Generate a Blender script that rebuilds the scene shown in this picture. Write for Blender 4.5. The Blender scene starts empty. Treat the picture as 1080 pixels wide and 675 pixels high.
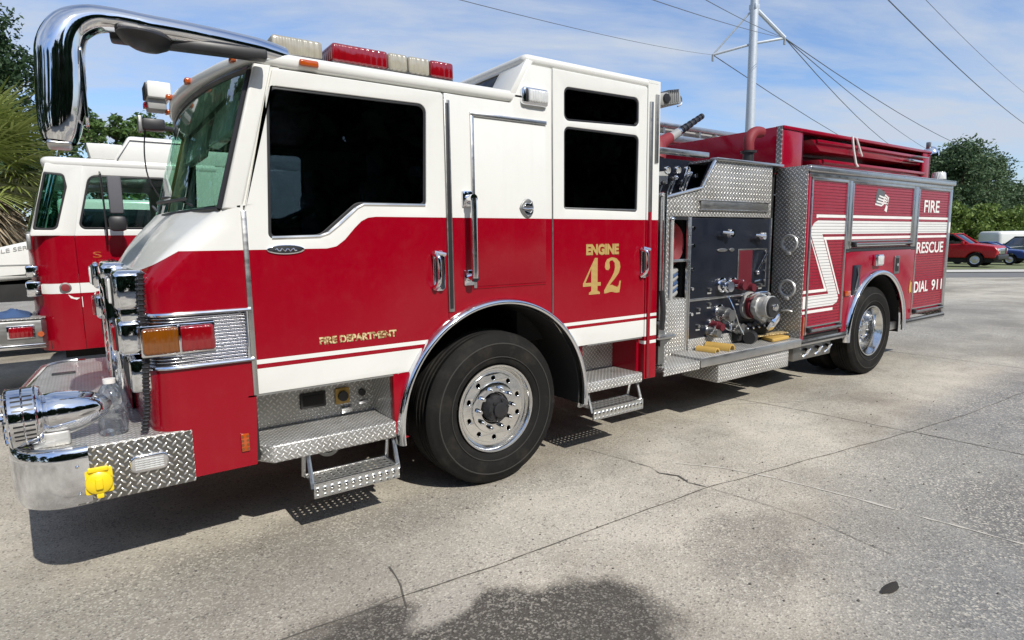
import bpy, bmesh, math, random
from math import sin, cos, pi, sqrt, atan2, radians, floor
from mathutils import Vector, Matrix, noise
random.seed(7)
SC = bpy.context.scene
COL = SC.collection

# ------------------------------------------------------------------ materials
class NT:
    def __init__(s, name):
        s.m = bpy.data.materials.new(name); s.m.use_nodes = True
        s.t = s.m.node_tree; s.t.nodes.clear()
        s.out = s.t.nodes.new('ShaderNodeOutputMaterial')
        s.b = s.t.nodes.new('ShaderNodeBsdfPrincipled')
        s.t.links.new(s.b.outputs[0], s.out.inputs[0])
    def n(s, ty, **kw):
        nd = s.t.nodes.new(ty)
        for k, v in kw.items(): setattr(nd, k, v)
        return nd
    def put(s, sock, v):
        if hasattr(v, 'is_linked') or hasattr(v, 'links'): s.t.links.new(v, sock)
        else: sock.default_value = v
    def M(s, op, a, b=None, c=None, clamp=False):
        nd = s.n('ShaderNodeMath', operation=op); nd.use_clamp = clamp
        s.put(nd.inputs[0], a)
        if b is not None: s.put(nd.inputs[1], b)
        if c is not None: s.put(nd.inputs[2], c)
        return nd.outputs[0]
    def V(s, op, a, b=None):
        nd = s.n('ShaderNodeVectorMath', operation=op); s.put(nd.inputs[0], a)
        if b is not None: s.put(nd.inputs[1], b)
        return nd.outputs['Value'] if op in ('LENGTH', 'DOT_PRODUCT', 'DISTANCE') else nd.outputs[0]
    def noise(s, vec, scale, detail=3, rough=.5, dist=0):
        nd = s.n('ShaderNodeTexNoise'); s.put(nd.inputs['Vector'], vec)
        nd.inputs['Scale'].default_value = scale; nd.inputs['Detail'].default_value = detail
        nd.inputs['Roughness'].default_value = rough; nd.inputs['Distortion'].default_value = dist
        return nd.outputs['Fac']
    def ramp(s, v, a, b, lo=0., hi=1.):
        nd = s.n('ShaderNodeMapRange'); s.put(nd.inputs[0], v)
        for i, x in enumerate((a, b, lo, hi)): nd.inputs[i+1].default_value = x
        return nd.outputs[0]
    def mix(s, f, a, b):
        nd = s.n('ShaderNodeMix', data_type='RGBA')
        s.put(nd.inputs[0], f)
        s.put(nd.inputs[6], a if not isinstance(a, tuple) else (*a[:3], 1))
        s.put(nd.inputs[7], b if not isinstance(b, tuple) else (*b[:3], 1))
        return nd.outputs[2]
    def bump(s, h, strength=.3, dist=.002, normal=None):
        nd = s.n('ShaderNodeBump'); nd.inputs['Strength'].default_value = strength
        nd.inputs['Distance'].default_value = dist; s.put(nd.inputs['Height'], h)
        if normal is not None: s.put(nd.inputs['Normal'], normal)
        s.put(s.b.inputs['Normal'], nd.outputs[0]); return nd.outputs[0]
    def set(s, **kw):
        nm = dict(col='Base Color', rough='Roughness', metal='Metallic', coat='Coat Weight', coatr='Coat Roughness',
                  trans='Transmission Weight', ior='IOR', spec='Specular IOR Level', alpha='Alpha', sheen='Sheen Weight',
                  emis='Emission Color', emst='Emission Strength')
        for k, v in kw.items():
            if isinstance(v, tuple) and len(v) == 3: v = (*v, 1)
            s.put(s.b.inputs[nm[k]], v)
        return s
    @property
    def obj(s): return s.n('ShaderNodeTexCoord').outputs['Object']
    @property
    def uv(s): return s.n('ShaderNodeTexCoord').outputs['UV']

def basic(name, col, rough=.5, metal=0., var=.12, scale=6., coat=0., bump=0., bscale=60.):
    t = NT(name); o = t.obj
    f = t.noise(o, scale, 4, .6)
    d = tuple(c*(1-var) for c in col); l = tuple(min(1, c*(1+var)) for c in col)
    t.set(col=t.mix(f, d, l), rough=t.ramp(f, .3, .7, max(.02, rough-.06), min(1, rough+.08)), metal=metal, coat=coat, coatr=.04)
    if bump: t.bump(t.noise(o, bscale, 3), bump, .003)
    return t.m

def paint(name, col, slats=0., rough=.16, dirt=.06, coat=.0):
    t = NT(name); o = t.obj
    f = t.noise(o, 1.3, 4, .6); g = t.noise(o, 35, 4, .7)
    c = t.mix(t.M('MULTIPLY', t.ramp(f, .35, .75), .5), tuple(x*.95 for x in col), tuple(min(1, x*1.03) for x in col))
    streak = t.noise(t.V('MULTIPLY', o, (14, 14, 1.2)), 1.0, 4, .6)
    c = t.mix(t.M('MULTIPLY', t.ramp(streak, .56, .8), dirt*1.6), c, tuple(x*.6+.10 for x in col))
    c = t.mix(t.M('MULTIPLY', t.ramp(t.noise(o, 9, 5, .7), .5, .8), dirt*.8), c, (.40, .36, .32))
    t.set(col=c, rough=t.ramp(g, .3, .8, rough-.06, rough+.12), coat=coat, coatr=.05, spec=.42)
    wav = t.noise(o, 2.2, 2)
    if slats:
        uv = t.n('ShaderNodeSeparateXYZ'); t.put(uv.inputs[0], t.uv)
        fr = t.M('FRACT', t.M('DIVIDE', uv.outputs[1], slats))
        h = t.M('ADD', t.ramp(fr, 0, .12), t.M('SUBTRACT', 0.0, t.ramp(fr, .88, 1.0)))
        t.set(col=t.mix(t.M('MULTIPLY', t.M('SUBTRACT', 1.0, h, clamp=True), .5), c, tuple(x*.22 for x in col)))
        t.bump(h, .8, .006)
    else:
        t.bump(wav, .35, .006)
    return t.m

def metal(name, col=(.8, .81, .83), rough=.08, var=.1, smear=.1):
    t = NT(name); o = t.obj
    f = t.noise(o, 9, 5, .65); g = t.noise(t.V('MULTIPLY', o, (6, 6, 30)), 1.5, 4)
    t.set(col=t.mix(t.ramp(f, .35, .75), tuple(c*(1-var) for c in col), col), metal=1.0, rough=t.ramp(g, .3, .8, rough, rough+smear))
    t.bump(t.noise(o, 3.5, 2), .05, .01)
    return t.m

def diamond(name, cell=.026, dark=.30, light=.74, dirt=.3, metalv=.85):
    t = NT(name); o = t.obj
    s = t.n('ShaderNodeSeparateXYZ'); t.put(s.inputs[0], t.V('SCALE', t.uv)); 
    s.inputs[0].links[0].from_node.inputs['Scale'].default_value = 1/cell
    x = t.M('MULTIPLY', t.M('ADD', s.outputs[0], s.outputs[1]), .7071); y = t.M('MULTIPLY', t.M('SUBTRACT', s.outputs[1], s.outputs[0]), .7071)
    fx = t.M('SUBTRACT', t.M('FRACT', x), .5); fy = t.M('SUBTRACT', t.M('FRACT', y), .5)
    chk = t.M('MODULO', t.M('ADD', t.M('FLOOR', x), t.M('FLOOR', y)), 2.0)
    chk = t.M('ABSOLUTE', chk); inv = t.M('SUBTRACT', 1.0, chk)
    a = t.M('ADD', t.M('MULTIPLY', fx, chk), t.M('MULTIPLY', fy, inv)); b = t.M('ADD', t.M('MULTIPLY', fy, chk), t.M('MULTIPLY', fx, inv))
    d = t.M('SQRT', t.M('ADD', t.M('POWER', t.M('ABSOLUTE', t.M('DIVIDE', a, .60)), 2.0), t.M('POWER', t.M('ABSOLUTE', t.M('DIVIDE', b, .22)), 2.0)))
    h = t.ramp(d, 1.0, .55)
    n1 = t.noise(o, 5, 5, .65)
    base = t.mix(t.ramp(n1, .35, .7), (dark*.75, dark*.74, dark*.70), (dark*1.15, dark*1.14, dark*1.1))
    c = t.mix(h, base, (light, light*.99, light*.96))
    c = t.mix(t.M('MULTIPLY', t.ramp(t.noise(o, 2.1, 5, .7), .42, .7), dirt*1.3), c, (.22, .19, .145))
    t.set(col=c, metal=metalv, rough=t.ramp(n1, .3, .7, .26, .42))
    t.bump(h, .9, .0035)
    return t.m

def glass(name, tint, rough=.0, base=.04, refl=1.0):
    t = NT(name); t.t.nodes.remove(t.b)
    tr = t.n('ShaderNodeBsdfTransparent'); tr.inputs[0].default_value = (*tint, 1)
    gl = t.n('ShaderNodeBsdfGlossy'); gl.inputs['Roughness'].default_value = .02; gl.inputs[0].default_value = (.95, .97, 1, 1)
    fr = t.n('ShaderNodeFresnel'); fr.inputs[0].default_value = 1.5
    f = t.M('MULTIPLY', t.M('ADD', fr.outputs[0], base-.04), refl, clamp=True)
    mx = t.n('ShaderNodeMixShader'); t.put(mx.inputs[0], f)
    t.t.links.new(tr.outputs[0], mx.inputs[1]); t.t.links.new(gl.outputs[0], mx.inputs[2]); t.t.links.new(mx.outputs[0], t.out.inputs[0])
    return t.m

def lens(name, col, rough=.12, ribs=0):
    t = NT(name); o = t.obj
    t.set(col=t.mix(t.noise(o, 20, 4), tuple(c*.6 for c in col), col), rough=rough, coat=1., coatr=.03, spec=.6)
    if ribs:
        s = t.n('ShaderNodeSeparateXYZ'); t.put(s.inputs[0], o)
        t.bump(t.M('SINE', t.M('MULTIPLY', t.M('ADD', s.outputs[0], s.outputs[1]), ribs)), .5, .004)
    return t.m

MT = {}
RED = (.265, .0009, .010)
WHT = (.70, .70, .665)
MT['red'] = paint('red_paint', RED, dirt=.02)
MT['red_body'] = paint('crimson_paint', (.27, .003, .020), dirt=.04)
MT['white'] = paint('white_paint', WHT, dirt=.10)
MT['red_slat'] = paint('red_slats', (.27, .003, .020), slats=.032, dirt=.05)
MT['white_slat'] = paint('white_slats', (.72, .71, .69), slats=.032, dirt=.12)
MT['decal'] = basic('white_vinyl', (.74, .72, .69), .4)
MT['chrome'] = metal('chrome', (.86, .87, .90), .035, .06, .07)
MT['alu'] = metal('brushed_aluminium', (.66, .66, .65), .26, .16, .16)
MT['polish'] = metal('polished_aluminium', (.82, .82, .81), .10, .1, .12)
MT['dull'] = metal('dull_steel', (.36, .36, .35), .38, .2, .2)
MT['dp'] = diamond('tread_plate', .026, .40, .80, .22, .45)
MT['dpb'] = diamond('bumper_tread_plate', .0285, .24, .86, .2)
MT['dpd'] = diamond('pump_tread_plate', .034, .34, .76, .35, .5)
MT['black'] = basic('black_plastic', (.018, .018, .02), .42)
MT['dark'] = basic('underbody_black', (.012, .012, .012), .8)
t = NT('tyre_rubber'); o_ = t.obj; t.set(col=t.mix(t.ramp(t.noise(o_, 5, 6, .7), .50, .78, 0, .6), (.0085, .0083, .008), (.045, .038, .029)), rough=.78, spec=.22); t.bump(t.noise(o_, 90, 3), .25, .003); MT['rubber'] = t.m
MT['rubberw'] = basic('worn_tyre_rubber', (.028, .026, .023), .8, var=.4, scale=22, bump=.3, bscale=120)
MT['navy'] = basic('black_panel', (.004, .006, .013), .38, coat=.05)
MT['glass_d'] = glass('privacy_glass', (.10, .12, .155), base=.06)
MT['glass_m'] = glass('tinted_glass', (.22, .25, .31), base=.06)
MT['glass_w'] = glass('green_windscreen_glass', (.52, .76, .65), refl=.38)
MT['glass_t'] = glass('side_glass', (.78, .90, .85), refl=.9)
MT['glass_c'] = glass('clear_glass', (.85, .9, .9))
MT['grey'] = basic('grey_fabric', (.10, .10, .11), .85)
MT['grip'] = basic('grey_plastic', (.30, .30, .29), .5)
MT['amber'] = lens('amber_lens', (.22, .065, .004), ribs=260)
MT['orange'] = lens('orange_lens', (.50, .085, .008))
MT['redlens'] = lens('red_lens', (.27, .003, .008), ribs=180)
MT['clens'] = lens('cloudy_clear_lens', (.42, .39, .31), .25, ribs=200)
MT['lamp'] = lens('lamp_glass', (.75, .76, .74), .08, ribs=300)
MT['yellow'] = basic('yellow_plastic', (.80, .58, .01), .35, coat=.4)
MT['tan'] = basic('tan_yellow_rubber', (.46, .29, .07), .55, var=.25, bump=.3)
MT['silver'] = basic('silver_casting', (.58, .58, .56), .35, .5)
MT['dark_red'] = basic('dark_body_red', (.10, .005, .012), .45)  # darker version of the body red, for pump panel pieces
MT['pinkred'] = basic('hose_red', (.19, .014, .020), .6, var=.3)
MT['blue'] = basic('blue_cloth', (.035, .075, .17), .85, var=.4, bump=.8, bscale=25)
MT['bolt'] = MT['chrome']
# stainless ribbed panel
t = NT('ribbed_stainless'); s_ = t.n('ShaderNodeSeparateXYZ'); t.put(s_.inputs[0], t.obj)
w_ = t.M('SINE', t.M('MULTIPLY', s_.outputs[2], 2*pi/.0165))
t.set(col=t.mix(t.ramp(w_, -.9, .3), (.10, .10, .11), (.62, .62, .63)), metal=1., rough=.2); t.bump(w_, .9, .004); MT['ribs'] = t.m
# gold leaf
t = NT('gold_leaf'); o_ = t.obj
ck = t.n('ShaderNodeSeparateXYZ'); t.put(ck.inputs[0], o_)
p_ = t.M('MULTIPLY', t.M('SINE', t.M('MULTIPLY', t.M('ADD', ck.outputs[0], ck.outputs[2]), 2*pi/.018)), t.M('SINE', t.M('MULTIPLY', t.M('SUBTRACT', ck.outputs[0], ck.outputs[2]), 2*pi/.018)))
t.set(col=t.mix(t.ramp(p_, -.5, .5), (.30, .16, .03), (.85, .62, .24)), metal=.35, rough=.35); MT['gold'] = t.m
# worn small gold lettering
t = NT('worn_gold_leaf'); o_ = t.obj
t.set(col=t.mix(t.ramp(t.noise(o_, 70, 3, .7), .42, .56), (.22, .11, .03), (.80, .66, .36)), metal=.3, rough=.4); MT['gold2'] = t.m
# perforated tread
t = NT('perforated_tread'); s_ = t.n('ShaderNodeSeparateXYZ'); t.put(s_.inputs[0], t.uv)
def _fr(v, c): return t.M('SUBTRACT', t.M('FRACT', t.M('DIVIDE', v, c)), .5)
r_ = t.M('SQRT', t.M('ADD', t.M('POWER', t.M('ABSOLUTE', _fr(s_.outputs[0], .042)), 2.0), t.M('POWER', t.M('ABSOLUTE', _fr(s_.outputs[1], .042)), 2.0)))
hole = t.ramp(r_, .19, .15)
t.set(col=t.mix(hole, (.55, .55, .53), (.02, .02, .02)), metal=.8, rough=.35, alpha=t.M('SUBTRACT', 1.0, hole)); t.bump(t.ramp(r_, .42, .25), .8, .006); MT['perf'] = t.m

# ------------------------------------------------------------------ mesh builder
def rpoly(pts):
    """pts: (x, z[, radius]) -> rounded loop"""
    out = []; n = len(pts)
    for i, p in enumerate(pts):
        r = p[2] if len(p) > 2 else 0
        P = Vector(p[:2])
        if r <= 0: out.append((P.x, P.y)); continue
        A = Vector(pts[i-1][:2])-P; B = Vector(pts[(i+1) % n][:2])-P
        la, lb = A.length, B.length; A.normalize(); B.normalize()
        ang = A.angle(B); d = min(r/math.tan(ang/2), la*.49, lb*.49); rr = d*math.tan(ang/2)
        c = P+(A+B).normalized()*(rr/sin(ang/2)); a0 = P+A*d-c; b0 = P+B*d-c
        s0 = atan2(a0.y, a0.x); ds = (atan2(b0.y, b0.x)-s0+pi) % (2*pi)-pi
        k = max(3, int(abs(ds)/.26))
        for j in range(k+1):
            t_ = s0+ds*j/k; out.append((c.x+rr*cos(t_), c.y+rr*sin(t_)))
    return out
def rect(x0, x1, z0, z1, r=0): return rpoly([(x0, z0, r), (x1, z0, r), (x1, z1, r), (x0, z1, r)])
def circ(cx, cz, r, n=32, a0=0, a1=2*pi):
    full = abs(a1-a0-2*pi) < 1e-6
    return [(cx+r*cos(a0+(a1-a0)*i/(n if full else n-1)), cz+r*sin(a0+(a1-a0)*i/(n if full else n-1))) for i in range(n)]
def arcpts(cx, cz, r, a0, a1, n=16): return [(cx+r*cos(radians(a0+(a1-a0)*i/n)), cz+r*sin(radians(a0+(a1-a0)*i/n))) for i in range(n+1)]

def curve_mesh(loops, th, bev=0, segs=2):
    cu = bpy.data.curves.new('c', 'CURVE'); cu.dimensions = '2D'; cu.fill_mode = 'BOTH'
    for lp in loops:
        sp = cu.splines.new('POLY'); sp.points.add(len(lp)-1)
        for q, p in zip(sp.points, lp): q.co = (p[0], p[1], 0, 1)
        sp.use_cyclic_u = True
    bev = min(bev, th/2*.98)
    cu.extrude = max(0, th/2-bev); cu.bevel_depth = bev; cu.bevel_resolution = segs; cu.offset = -bev
    ob = bpy.data.objects.new('c', cu); me = bpy.data.meshes.new_from_object(ob)
    bpy.data.objects.remove(ob); bpy.data.curves.remove(cu)
    return me

class MB:
    def __init__(s): s.bm = bmesh.new(); s.mats = []
    def mi(s, m):
        m = MT[m] if isinstance(m, str) else m
        if m not in s.mats: s.mats.append(m)
        return s.mats.index(m)
    def _fin(s, bm2, m):
        i = s.mi(m)
        for f in bm2.faces: f.material_index = i
        me = bpy.data.meshes.new('t'); bm2.to_mesh(me); bm2.free(); s.bm.from_mesh(me); bpy.data.meshes.remove(me); return s
    def box(s, x0, x1, y0, y1, z0, z1, m, bev=0., seg=2, rot=None, shear=None):
        b = bmesh.new(); bmesh.ops.create_cube(b, size=1)
        cx, cy, cz = (x0+x1)/2, (y0+y1)/2, (z0+z1)/2
        for v in b.verts: v.co = Vector((v.co.x*(x1-x0), v.co.y*(y1-y0), v.co.z*(z1-z0)))
        if bev > 0:
            bv = min(bev, .48*min(abs(x1-x0), abs(y1-y0), abs(z1-z0)))
            bmesh.ops.bevel(b, geom=b.edges[:], offset=bv, segments=seg, profile=.5, affect='EDGES')
        R = Matrix.Rotation(rot[1], 3, rot[0]) if rot else Matrix.Identity(3)
        for v in b.verts: v.co = R @ v.co+Vector((cx, cy, cz))
        return s._fin(b, m)
    def hexa(s, c8, m, bev=0.):
        """8 corners: bottom 4 (ccw), top 4"""
        b = bmesh.new(); v = [b.verts.new(c) for c in c8]
        for f in ((3, 2, 1, 0), (4, 5, 6, 7), (0, 1, 5, 4), (1, 2, 6, 5), (2, 3, 7, 6), (3, 0, 4, 7)): b.faces.new([v[i] for i in f])
        bmesh.ops.recalc_face_normals(b, faces=b.faces)
        if bev: bmesh.ops.bevel(b, geom=b.edges[:], offset=bev, segments=2, profile=.5, affect='EDGES')
        return s._fin(b, m)
    def plate(s, loops, axis, pos, th, m, bev=0., segs=2):
        """pos = outer (viewer side) coordinate for axis y / x : front face at pos; for z: bottom at pos"""
        if not isinstance(loops[0][0], (tuple, list)): loops = [loops]
        me = curve_mesh(loops, th, bev, segs); b = bmesh.new(); b.from_mesh(me); bpy.data.meshes.remove(me)
        bmesh.ops.remove_doubles(b, verts=b.verts, dist=1e-5)
        for v in b.verts:
            a, c, d = v.co
            v.co = (a, pos+th/2-d, c) if axis == 'y' else (pos+th/2+d, a, c) if axis == 'x' else (a, c, pos+th/2+d)
        return s._fin(b, m)
    def tube(s, pts, r, m, seg=8, smooth=0, closed=False, caps=True):
        P = [Vector(p) for p in pts]; rr = r if isinstance(r, (list, tuple)) else [r]*len(P)
        if smooth:
            Q = []; RR = []; n = len(P)
            rng = range(n if closed else n-1)
            for i in rng:
                p0, p1, p2, p3 = (P[(i+k) % n] if closed else P[min(max(i+k, 0), n-1)] for k in (-1, 0, 1, 2))
                for j in range(smooth):
                    t_ = j/smooth
                    Q.append(.5*((2*p1)+(p2-p0)*t_+(2*p0-5*p1+4*p2-p3)*t_*t_+(3*p1-p0-3*p2+p3)*t_**3))
                    RR.append(rr[i]*(1-t_)+rr[(i+1) % n]*t_)
            if not closed: Q.append(P[-1]); RR.append(rr[-1])
            P, rr = Q, RR
        b = bmesh.new(); rings = []; n = len(P); up = None
        for i, p in enumerate(P):
            if closed: d = P[(i+1) % n]-P[i-1]
            else: d = P[min(i+1, n-1)]-P[max(i-1, 0)]
            d.normalize()
            if up is None: up = Vector((0, 0, 1)) if abs(d.z) < .9 else Vector((1, 0, 0))
            sx = d.cross(up).normalized(); up = sx.cross(d).normalized()
            rings.append([b.verts.new(p+(sx*cos(2*pi*k/seg)+up*sin(2*pi*k/seg))*rr[i]) for k in range(seg)])
        for i in range(n if closed else n-1):
            A, B_ = rings[i], rings[(i+1) % n]
            for k in range(seg): b.faces.new((A[k], A[(k+1) % seg], B_[(k+1) % seg], B_[k]))
        if caps and not closed: b.faces.new(rings[0][::-1]); b.faces.new(rings[-1])
        bmesh.ops.recalc_face_normals(b, faces=b.faces)
        return s._fin(b, m)
    def cyl(s, p0, p1, r, m, seg=16, r2=None):
        return s.tube([p0, p1], [r, r if r2 is None else r2], m, seg)
    def lathe(s, prof, origin, axis, m, seg=40, a0=0, a1=360, scale=(1, 1)):
        """prof: (r, h) along axis vector; full or partial"""
        ax = Vector(axis).normalized(); u = ax.orthogonal().normalized() if abs(ax.y) < .9 else Vector((1, 0, 0)); v = ax.cross(u)
        if abs(ax.y) > .9: v = Vector((0, 0, 1))
        o = Vector(origin); b = bmesh.new(); full = a1-a0 >= 360; k = seg if full else seg+1; R = []
        for j in range(k):
            a = radians(a0+(a1-a0)*j/seg)
            R.append([b.verts.new(o+ax*h+(u*cos(a)*scale[0]+v*sin(a)*scale[1])*max(r, 1e-5)) for r, h in prof])
        for j in range(seg):
            A, B_ = R[j], R[(j+1) % k]
            for i in range(len(prof)-1): b.faces.new((A[i], A[i+1], B_[i+1], B_[i]))
        bmesh.ops.remove_doubles(b, verts=b.verts, dist=1e-4)
        bmesh.ops.recalc_face_normals(b, faces=b.faces)
        return s._fin(b, m)
    def grid(s, P, m, th=0., flip=False):
        b = bmesh.new(); V_ = [[b.verts.new(p) for p in row] for row in P]
        for i in range(len(P)-1):
            for j in range(len(P[0])-1):
                f = (V_[i][j], V_[i][j+1], V_[i+1][j+1], V_[i+1][j])
                b.faces.new(f[::-1] if flip else f)
        if th:
            bmesh.ops.recalc_face_normals(b, faces=b.faces)
            bmesh.ops.solidify(b, geom=b.faces[:], thickness=th)
        return s._fin(b, m)
    def mesh(s, verts, faces, m):
        me = bpy.data.meshes.new('t'); me.from_pydata(verts, [], faces); i = s.mi(m)
        b = bmesh.new(); b.from_mesh(me); bpy.data.meshes.remove(me); return s._fin(b, m)
    def ball(s, c, r, m, scale=(1, 1, 1), seg=16):
        b = bmesh.new(); bmesh.ops.create_uvsphere(b, u_segments=seg, v_segments=seg//2+2, radius=1)
        for v in b.verts: v.co = Vector((v.co.x*r*scale[0]+c[0], v.co.y*r*scale[1]+c[1], v.co.z*r*scale[2]+c[2]))
        return s._fin(b, m)
    def text(s, body, x, z, w, h, y, m, th=.003, bold=0., font_shear=0, mirror=False, sx=None):
        cu = bpy.data.curves.new('t', 'FONT'); cu.body = body; cu.extrude = th/2; cu.offset = bold; cu.shear = font_shear
        ob = bpy.data.objects.new('t', cu); me = bpy.data.meshes.new_from_object(ob)
        bpy.data.objects.remove(ob); bpy.data.curves.remove(cu)
        b = bmesh.new(); b.from_mesh(me); bpy.data.meshes.remove(me)
        xs = [v.co.x for v in b.verts]; ys = [v.co.y for v in b.verts]
        kx = w/(max(xs)-min(xs)); ky = h/(max(ys)-min(ys)); x0 = min(xs); y0 = min(ys)
        for v in b.verts: v.co = (x+(v.co.x-x0)*kx, y-v.co.z-th/2, z+(v.co.y-y0)*ky)
        return s._fin(b, m)
    def cut(s, fn_breaks, cls):
        """fn_breaks: list of (x,z) polyline in XZ; every face is cut along it, then cls(x,z,y)->material name"""
        bm = s.bm
        def bis(faces, co, no):
            g = set(faces)
            for f in list(faces): g.update(f.edges); g.update(f.verts)
            bmesh.ops.bisect_plane(bm, geom=list(g), plane_co=co, plane_no=no, dist=1e-5)
        for line in fn_breaks:
            for i in range(1, len(line)-1):
                bis(bm.faces[:], (line[i][0], 0, 0), (1, 0, 0))
            for i in range(len(line)-1):
                (xa, za), (xb, zb) = line[i], line[i+1]
                lo = -1e9 if i == 0 else xa; hi = 1e9 if i == len(line)-2 else xb
                fs = [f for f in bm.faces if lo-1e-6 <= f.calc_center_median().x <= hi+1e-6]
                if fs: bis(fs, (xa, 0, za), (-(zb-za), 0, xb-xa))
        for f in bm.faces:
            c = f.calc_center_median(); k = cls(c.x, c.z, c.y)
            if k: f.material_index = s.mi(k)
        return s
    def build(s, name, parent=None, smooth=38, label=None, cat=None, group=None, kind=None, origin=None):
        bm = s.bm; org = Vector(origin) if origin else (Vector(parent['_o']) if parent is not None and '_o' in parent else Vector((0, 0, 0)))
        while bm.loops.layers.uv: bm.loops.layers.uv.remove(bm.loops.layers.uv[0])
        uvl = bm.loops.layers.uv.new('UVMap')
        bm.normal_update()
        for f in bm.faces:
            f.smooth = True; n = f.normal; a = max(range(3), key=lambda i: abs(n[i]))
            for l in f.loops:
                c = l.vert.co
                l[uvl].uv = (c.y, c.z) if a == 0 else (c.x, c.z) if a == 1 else (c.x, c.y)
        for e in bm.edges:
            if len(e.link_faces) == 2 and e.calc_face_angle(0) > radians(smooth): e.smooth = False
        bmesh.ops.translate(bm, verts=bm.verts, vec=-org)
        me = bpy.data.meshes.new(name); bm.to_mesh(me); bm.free()
        for m in s.mats: me.materials.append(m)
        ob = bpy.data.objects.new(name, me); COL.objects.link(ob)
        if parent is not None: ob.parent = parent
        else: ob.location = org
        ob['_o'] = tuple(org)
        tag(ob, label, cat, group, kind)
        return ob
def tag(o, label=None, cat=None, group=None, kind=None):
    for k, v in (('label', label), ('category', cat), ('group', group), ('kind', kind)):
        if v: o[k] = v
    return o
def thing(name, loc, label, cat, group=None):
    e = bpy.data.objects.new(name, None); e.location = loc; COL.objects.link(e); e.empty_display_size = .2
    e['_o'] = tuple(loc)
    return tag(e, label, cat, group)
def dup(root, loc, rz=0, label=None, group=None, scale=1):
    def cp(o, par):
        c = o.copy(); COL.objects.link(c); c.parent = par
        for ch in o.children: cp(ch, c)
        return c
    r = cp(root, None); r.location = loc; r.rotation_euler = (0, 0, rz); r.scale = (scale,)*3
    if label: r['label'] = label
    if group: r['group'] = group
    return r
# ================================================================== FIRE ENGINE (x rearwards, y away from the near side, z up)
W = 2.5
E_ = thing('fire_engine', (2.7, 1.25, 0), 'red and white fire engine with chrome bumper and gold 42 on its rear cab door', 'fire engine')
def fcol(x):
    pts = [(-1.143, 1.663), (-1.09, 1.674), (-1.04, 1.71), (-.98, 1.775), (-.94, 1.812), (-.90, 1.832), (-.85, 1.838)]
    if x <= pts[0][0]: return pts[0][1]
    for (a, b), (c, d) in zip(pts, pts[1:]):
        if x <= c: return b+(d-b)*(x-a)/(c-a)
    return pts[-1][1]
FL = [(-3, 1.663), (-1.143, 1.663), (-1.09, 1.674), (-1.04, 1.71), (-.98, 1.775), (-.94, 1.812), (-.90, 1.832), (-.85, 1.838), (3, 1.838)]
def side_cls(x, z, y=0):
    if z > fcol(x): return 'white'
    if z < 1.042 or 1.066 < z < 1.09: return 'white'
    return 'red'
SL = [[(-3, 1.042), (3, 1.042)], [(-3, 1.066), (3, 1.066)], [(-3, 1.09), (3, 1.09)], FL]
def arch(cx, cz, r, z1, x_from_left=True, n=14):
    """arc points from angle at height z1 over to other side; returns helper"""
    return math.degrees(math.asin((z1-cz)/r))
RA = .772
# ---- chassis and underbody
b = MB()
b.box(-1.75, 7.3, .80, .90, .62, .86, 'dark'); b.box(-1.75, 7.3, 1.60, 1.70, .62, .86, 'dark')
b.box(-1.5, 1.4, .95, 1.55, .45, 1.0, 'dark', .05); b.box(1.7, 3.6, .5, 2.0, .42, .8, 'dark', .05)
b.box(3.8, 7.4, .35, 2.15, .70, .80, 'dark'); b.box(4.0, 4.7, .4, 2.1, .44, .7, 'dark', .03)
b.box(-1.55, 1.5, .42, 2.08, .86, .93, 'dark')
b.cyl((0, .3, .54), (0, 2.2, .54), .07, 'dark'); b.cyl((5.5, .3, .54), (5.5, 2.2, .54), .10, 'dark')
b.ball((5.5, 1.25, .54), .24, 'dark'); b.box(6.6, 7.2, .5, 2.0, .5, .7, 'dark', .03)
b.cyl((-1.1, .30, .45), (-1.1, .55, .45), .075, 'dull', 20); b.cyl((-1.1, .295, .45), (-1.1, .30, .45), .05, 'dark', 20)
b.box(-1.5, -.8, .45, .9, .42, .6, 'dark'); b.box(-2.0, -1.5, .05, W-.05, .555, .575, 'dark'); b.box(-1.62, -1.555, .03, .36, .54, .89, 'dark')
b.build('chassis', E_)
for nm, cx in (('front', 0.0), ('rear', 5.46)):
    for y0, y1 in ((.03, .80), (1.7, W-.03)):
        r0 = .735 if cx == 0 else .70; b = MB(); z0 = .50
        P = [[(cx+r0*cos(radians(a)), y, .54+r0*sin(radians(a))) for a in range(-6, 187, 8)] for y in (y0, y1)]
        b.grid(P, 'dark', .012)
        yw = .80 if y0 < 1 else 1.7
        b.plate([rpoly([(cx-r0, .6), *arcpts(cx, .54, r0, 175, 5), (cx+r0, .6)])], 'y', yw, .01, 'dark')
        b.build('wheel_well', E_)

# ---- nose (moulded cab front)
def plan(z, n_arc=7, n_f=10):
    """outline from near side rear edge round the front to the far side"""
    if z <= 1.50: xf, rc, bul = -2.035, .13, .05
    else:
        t_ = min(1, (z-1.50)/.38); xf = -2.035+.375*(t_**1.35 if t_ < 1 else 1); rc = .13+.05*t_; bul = .05+.12*t_
    xs = -1.56-.02*max(0, (.9-z)/.4)
    rc = min(rc, (xs-.02-xf)*.9); xe = xf+rc
    out = [(xs, 0.0), (xs+(xe-xs)*.33, 0.0), (xs+(xe-xs)*.66, 0.0)]
    for i in range(n_arc+1):
        a = pi/2*i/n_arc; out.append((xf+rc-rc*sin(a), rc-rc*cos(a)))
    for i in range(1, n_f):
        y = rc+(W-2*rc)*i/n_f; u = (y-W/2)/(W/2); 
        d = bul*(1-u*u)
        if z > 1.5: d -= .07*math.exp(-((abs(u)-.36)/.13)**2)*min(1, (z-1.5)/.1)*max(0, 1-(z-1.5)/.42)
        out.append((xf-d, y))
    m_ = [(x, W-y) for x, y in out[:3+n_arc+1]][::-1]
    return out+m_
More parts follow.
